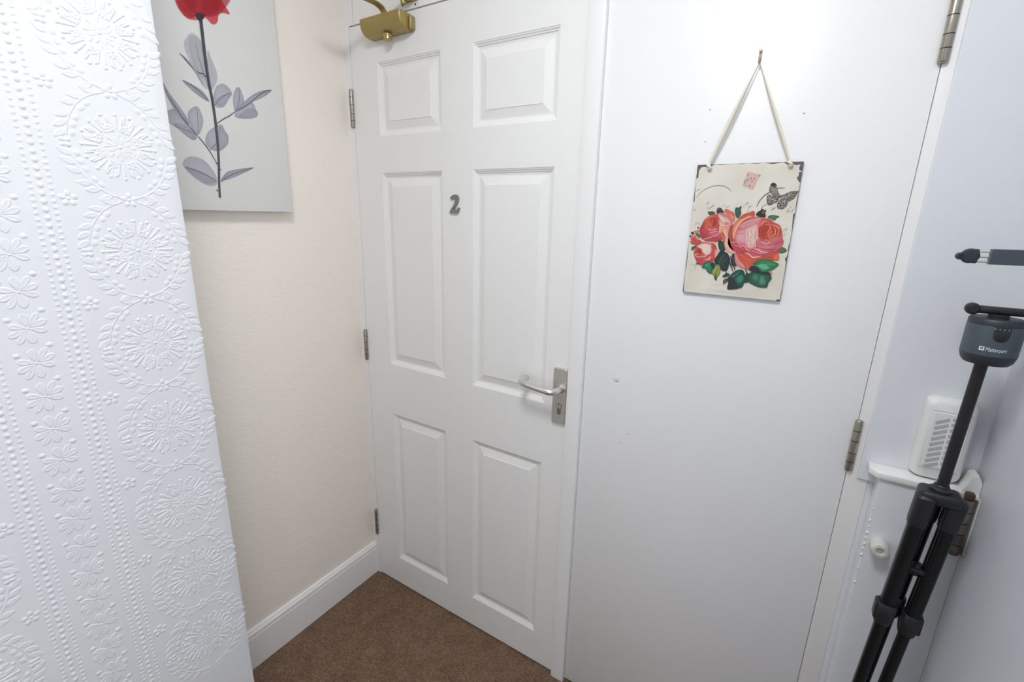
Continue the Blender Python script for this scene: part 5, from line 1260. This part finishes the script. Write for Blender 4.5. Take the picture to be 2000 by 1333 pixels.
# ================================================================== ROSE PLAQUE ON THE FLUSH DOOR
SX, SZ, SW, SH = .9464, 1.4197, .1925, .2690
SY = -.0075
sg = empty('rose_plaque', (SX, -.004, SZ), 'cream vintage plaque of pink roses hanging on a ribbon', 'plaque')
obj('board', geo_of(bbox(SX - SW / 2, SX + SW / 2, SY, -.0012, SZ - SH / 2, SZ + SH / 2, .0008, 2)), 'board', sg, angle=40)
def on_sign(u, v, l):
    return (SX + u / 1000, SY - .00004 - l, SZ + v / 1000)
def sheet():
    p = [(min(max(u, -96), 96), min(max(v, -134.2), 134.2)) for u, v in SIGN_EDGE]
    tri = tessellate_polygon([[Vector((x, y, 0)) for x, y in p]])
    V = [on_sign(x, y, 0) for x, y in p]
    F = []
    for a, b, c in tri:
        A, B, C = p[a], p[b], p[c]
        F.append((a, b, c) if (B[0] - A[0]) * (C[1] - A[1]) - (B[1] - A[1]) * (C[0] - A[0]) > 0 else (a, c, b))
    return V, F
M['creamprint'] = add_noise(mat('aged_cream_print', rgb(228, 222, 208), 0.6), 30, 0.0, col_var=(rgb(222, 215, 200), rgb(234, 229, 218), 14))
obj('print_sheet', sheet(), 'creamprint', sg)
printed('printed_roses', SIGN_ART, on_sign, 'ink', sg, .000006)
HOOK = (.9415, 1.7360)
KN = [(SX - .0735, SZ + SH / 2 - .005), (SX + .0730, SZ + SH / 2 - .0035)]
for i, (kx, kz) in enumerate(KN):
    # ribbon strand: flat, wider half-way, gathered at both ends
    V, F = [], []
    N_ = 24
    for k in range(N_ + 1):
        t = k / N_
        x = kx + (HOOK[0] - kx) * t; z = kz + .004 + (HOOK[1] - kz - .004) * t
        wd = (.0018 + .0020 * math.sin(math.pi * min(1, t * 1.15)) ** .8) * (1.25 if i == 0 else 1.0)
        tw = (1.1 * t + .2) * (1 if i == 0 else -1) * .8
        y = -.0095 - .004 * math.sin(math.pi * t) + .002 * t
        dx, dz = HOOK[0] - kx, HOOK[1] - kz; L = math.hypot(dx, dz)
        px, pz = dz / L, -dx / L
        ct, st = math.cos(tw), math.sin(tw)
        for s in (-1, 1):
            for q in (-.0003, .0003):
                V.append((x + px * wd * s * ct + px * q * -st, y + wd * s * st * .5 + q * ct, z + pz * wd * s * ct))
    for k in range(N_):
        a = 4 * k
        for m_, n_ in ((0, 2), (2, 3), (3, 1), (1, 0)):
            F.append((a + m_, a + n_, a + n_ + 4, a + m_ + 4))
    obj('ribbon_strand', (V, F), 'ribbon', sg, smooth=True)
    kn = [(kx - .003, -.0100, kz + .004), (kx + .0015, -.0125, kz + .001), (kx + .0035, -.0115, kz - .0035), (kx - .001, -.0105, kz - .0045)]
    obj('ribbon_knot', sweep(smooth_open(kn, 4), circle(.0038, 10, .0030), scale=[.6, .8, .95, 1, 1, 1, 1, 1, 1, .95, .9, .7, .5][:len(smooth_open(kn, 4))]), 'ribbon', sg, smooth=True)
    obj('ribbon_loop', sweep(smooth_open([(kx, -.0110, kz - .003), (kx + .001, -.0105, kz + .004), (kx + .001, -.004, kz + .0072)], 4), circle(.0022, 8)), 'ribbon', sg, smooth=True)
hk = empty('wall_hook', (HOOK[0], 0, HOOK[1]), 'small copper hook carrying the ribbon of the rose plaque', 'hook')
obj('hook_plate', plate_xz(.9400, 1.7475, .0052, .0230, .0016, -.0022, -.0001, .0006), 'copper', hk, angle=40)
obj('hook_curl', sweep(smooth_open([(.9405, -.0018, 1.7430), (.9408, -.0085, 1.7345), (.9410, -.0125, 1.7345), (.9412, -.0140, 1.7390)], 5), circle(.0013, 8)), 'hinge', hk, smooth=True)
obj('hook_pin', lathe([(.0022, 0), (.0022, -.0012), (.001, -.002)], (.9400, -.0022, 1.7555), 'y', 12), 'hinge', hk, angle=40)

# ================================================================== TRIPOD WITH ROTATING MOUNT
TX, TY = 1.3300, -.130
tp = empty('tripod', (TX, TY, 0), 'black folded tripod with rotating camera mount leaning in the corner', 'tripod')
obj('centre_pole', lathe([(.0080, 0), (.0080, .235)], (TX - .0030, TY, 1.012), axes_for((.0035, 0, .21), (0, 1, 0)), 20), 'pole', tp, angle=40)
# hub
hb = obj('hub', merge(lathe([(.0140, 0), (.0150, .003), (.0150, .006), (.0110, .009), (.0105, .012), (.0090, .0135)], (TX - .0035, TY, 1.0130), 'z', 28),
                      geo_of(bbox(TX - .0300, TX + .0260, TY - .020, TY + .022, .9920, 1.0150, .008, 3))), 'black', tp, angle=40)
LEGS = [((1.3075, -.1440, .990), (1.2935, -.1440, .700), 0.0), ((1.3500, -.1320, .990), (1.3330, -.1320, .700), 1.0), ((1.3255, -.1100, .990), (1.3095, -.1100, .700), 2.0)]
for i, (a, b, _) in enumerate(LEGS):
    A, B = Vector(a), Vector(b)
    d = (B - A).normalized()
    up = (0, 1, 0)
    cl = A + d * (A.z - (.748 if i == 1 else .762)) / -d.z
    foot = A + d * (A.z - .016) / -d.z
    lg_ = obj('leg', sweep([A, cl], rrect(.0225, .0235, .0080, 4), up=up), 'blackmetal', tp, angle=40)
    sh = A - d * .018
    obj('shoulder', sweep([sh, sh + d * .004, A + d * .030, A + d * .040], rrect(.0270, .0290, .0095, 4), up=up, scale=[.75, 1, 1, .93]), 'black', lg_, angle=40)
    obj('leg_clip', sweep([cl - d * .022, cl - d * .020, cl + d * .004, cl + d * .014, cl + d * .022], rrect(.0290, .0290, .0090, 4), up=up, scale=[.9, 1, 1, .9, .78]), 'black', lg_, angle=40)
    sx_ = -1 if i != 1 else 1
    cc = cl - d * .006
    obj('clip_lever', geo_of(bbox(cc.x + sx_ * .0125 - .004, cc.x + sx_ * .0125 + .004, cc.y - .010, cc.y + .010, cc.z - .020, cc.z + .016, .003, 2)), 'black', lg_, angle=40)
    obj('lower_leg', sweep([cl, cl + (foot - cl) * .52], rrect(.0175, .0185, .0065, 4), up=up), 'blackmetal', lg_, angle=40)
    obj('bottom_leg', sweep([cl + (foot - cl) * .50, foot], rrect(.0135, .0145, .0050, 4), up=up), 'blackmetal', lg_, angle=40)
    obj('rubber_foot', lathe([(.0060, -.0150), (.0110, -.0130), (.0120, -.002), (.0090, .016)], foot, 'z', 16), 'black', lg_, angle=40)
obj('lower_brace', merge(geo_of(bbox(1.3130, 1.3460, -.1420, -.1260, .8540, .8640, .003, 2)), lathe([(.0075, 0), (.0075, .020), (.0065, .022)], (1.3250, -.130, .848), 'z', 16)), 'black', tp, angle=40)
# rotating mount
RX, RY, RZ, RR = 1.3340, -.130, 1.2440, .0325
mt = empty('rotating_mount', (0, 0, 0), None, None); mt.parent = tp; mt.location = (-TX, -TY, 0); ORIG[mt.name] = Vector((0, 0, 0))
mt['label'] = 'slate grey motor mount with a white maker name'
obj('mount_base', lathe([(.0180, -.0040), (.0260, -.0030), (.0300, .0020), (RR - .0006, .0090), (RR - .0003, .0125)], (RX, RY, RZ), 'z', 48), 'slatedark', mt, angle=40)
obj('mount_body', lathe([(RR, .0125), (RR, .0560), (RR - .0005, .0570)], (RX, RY, RZ), 'z', 48), 'slate', mt, angle=40)
obj('mount_top', lathe([(RR - .0004, .0572), (RR - .0004, .0640), (RR - .0025, .0665)], (RX, RY, RZ), 'z', 48), 'slatedark', mt, angle=40)
FA = -1.6633             # direction the printed front faces
def on_cyl(s, h, lift):
    a = FA + s / RR
    return (RX + (RR + lift) * math.cos(a), RY + (RR + lift) * math.sin(a), RZ + h)
def wrap(g, s0, h0, lift):
    return [on_cyl(s0 + v[0], h0 + v[1], lift) for v in g[0]], g[1]
# dark button recess (U shape hanging from the top band)
def u_shape():
    top, w, r = .0572, .0092, .0092
    cols = 18
    V, F = [], []
    for k in range(cols + 1):
        x = -w + 2 * w * k / cols
        lo = .0440 - math.sqrt(max(0, r * r - x * x)) * .95
        for j in range(7):
            V.append(on_cyl(x + .004, lo + (top - lo) * j / 6, .00025))
    for k in range(cols):
        for j in range(6):
            a = k * 7 + j
            F.append((a, a + 7, a + 8, a + 1))
    return V, F
obj('button_recess', u_shape(), 'slatedark', mt, smooth=True)
bp_ = on_cyl(.004, .0430, 0); ax_ = (bp_[0] - RX, bp_[1] - RY, 0)
obj('power_button', lathe([(.0060, 0), (.0060, .0010), (.0052, .0014)], bp_, axes_for(ax_), 22), 'black', mt, angle=40)
for k in range(4):
    p_ = on_cyl(-.0045 + .0048 * k, .0545, .0003)
    obj('status_light', lathe([(.0008, 0), (.0008, .0003)], p_, axes_for(ax_), 8), 'slot', mt)
tg = text_geo('Matterport', .0086)
tw_ = max(v[0] for v in tg[0])
tg = ([(v[0] * .0230 / tw_, v[1], 0) for v in tg[0]], tg[1])
obj('lettering', wrap(tg, -.0085, .0205, .0004), 'white_print', mt)
sq = lambda x0, x1, y0, y1: ([(x0, y0, 0), (x1, y0, 0), (x1, y1, 0), (x0, y1, 0)], [(0, 1, 2, 3)])
obj('logo', wrap(merge(sq(0, .0060, 0, .0014), sq(0, .0060, .0046, .0060), sq(0, .0014, .0014, .0046), sq(.0046, .0060, .0014, .0046), sq(.0024, .0036, .0024, .0036)), -.0160, .0205, .0004), 'white_print', mt)
# phone clamp
ca = obj('clamp_arm', merge(geo_of(bbox(1.3030, 1.3860, -.1370, -.1230, 1.3155, 1.3270, .0045, 3)),
                            lathe([(.0060, -.0085), (.0085, -.006), (.0090, 0), (.0085, .006), (.0060, .0085)], (1.3030, -.130, 1.3215), 'y', 20),
                            lathe([(.012, 0), (.012, .007)], (RX, RY, 1.3095), 'z', 24)), 'black', mt, angle=40)
obj('clamp_upright', geo_of(bbox(1.3740, 1.3860, -.1370, -.1230, 1.3160, 1.4120, .004, 3)), 'black', mt, angle=40)
cb = obj('clamp_block', merge(prism_xz([(1.3060, 1.3885), (1.3860, 1.3900), (1.3860, 1.4120), (1.3060, 1.4105)][::-1], -.1360, -.1240)), 'slate', mt)
for z in (1.3920, 1.3990, 1.4065):
    obj('spring_rod', lathe([(.0011, 0), (.0011, .020)], (1.2890, -.130, z - .0006), 'x', 10), 'steel', mt, angle=40)
obj('clamp_jaw', merge(geo_of(bbox(1.2850, 1.2925, -.1380, -.1220, 1.3890, 1.4100, .002, 2)),
                       lathe([(.0080, -.0075), (.0105, -.005), (.0112, 0), (.0105, .005), (.0080, .0075)], (1.2840, -.130, 1.3995), 'y', 24)), 'slatedark', mt, angle=40)
obj('jaw_tip', lathe([(.0035, -.0080), (.0052, -.004), (.0055, 0), (.0052, .004), (.0035, .0080)], (1.2730, -.130, 1.3985), 'y', 16), 'black', mt, angle=50)
obj('jaw_neck', box(1.2730, 1.2800, -.1340, -.1260, 1.3955, 1.4020), 'black', mt)

# ================================================================== CEILING LIGHT (above the camera)
lx, ly, lz = LAMP_POS
M['lamp'] = bpy.data.materials.new('lit_lamp_diffuser'); M['lamp'].use_nodes = True
lb = M['lamp'].node_tree.nodes['Principled BSDF']
lb.inputs['Base Color'].default_value = (.9, .9, .9, 1)
lb.inputs['Emission Color'].default_value = LAMP_COLOR + (1,)
lb.inputs['Emission Strength'].default_value = LAMP_STRENGTH
cl_ = empty('ceiling_light', (lx, ly, lz), 'round flush ceiling light above the passage', 'lamp')
obj('lamp_base', lathe([(.205, 0), (.205, -.020), (.195, -.024)], (lx, ly, lz), 'z', 40), 'lampmetal', cl_, angle=40)
obj('diffuser', lathe([(.192, -.022), (.182, -.040), (.145, -.056), (.070, -.064), (.008, -.066)], (lx, ly, lz), 'z', 40), M['lamp'], cl_, smooth=True)
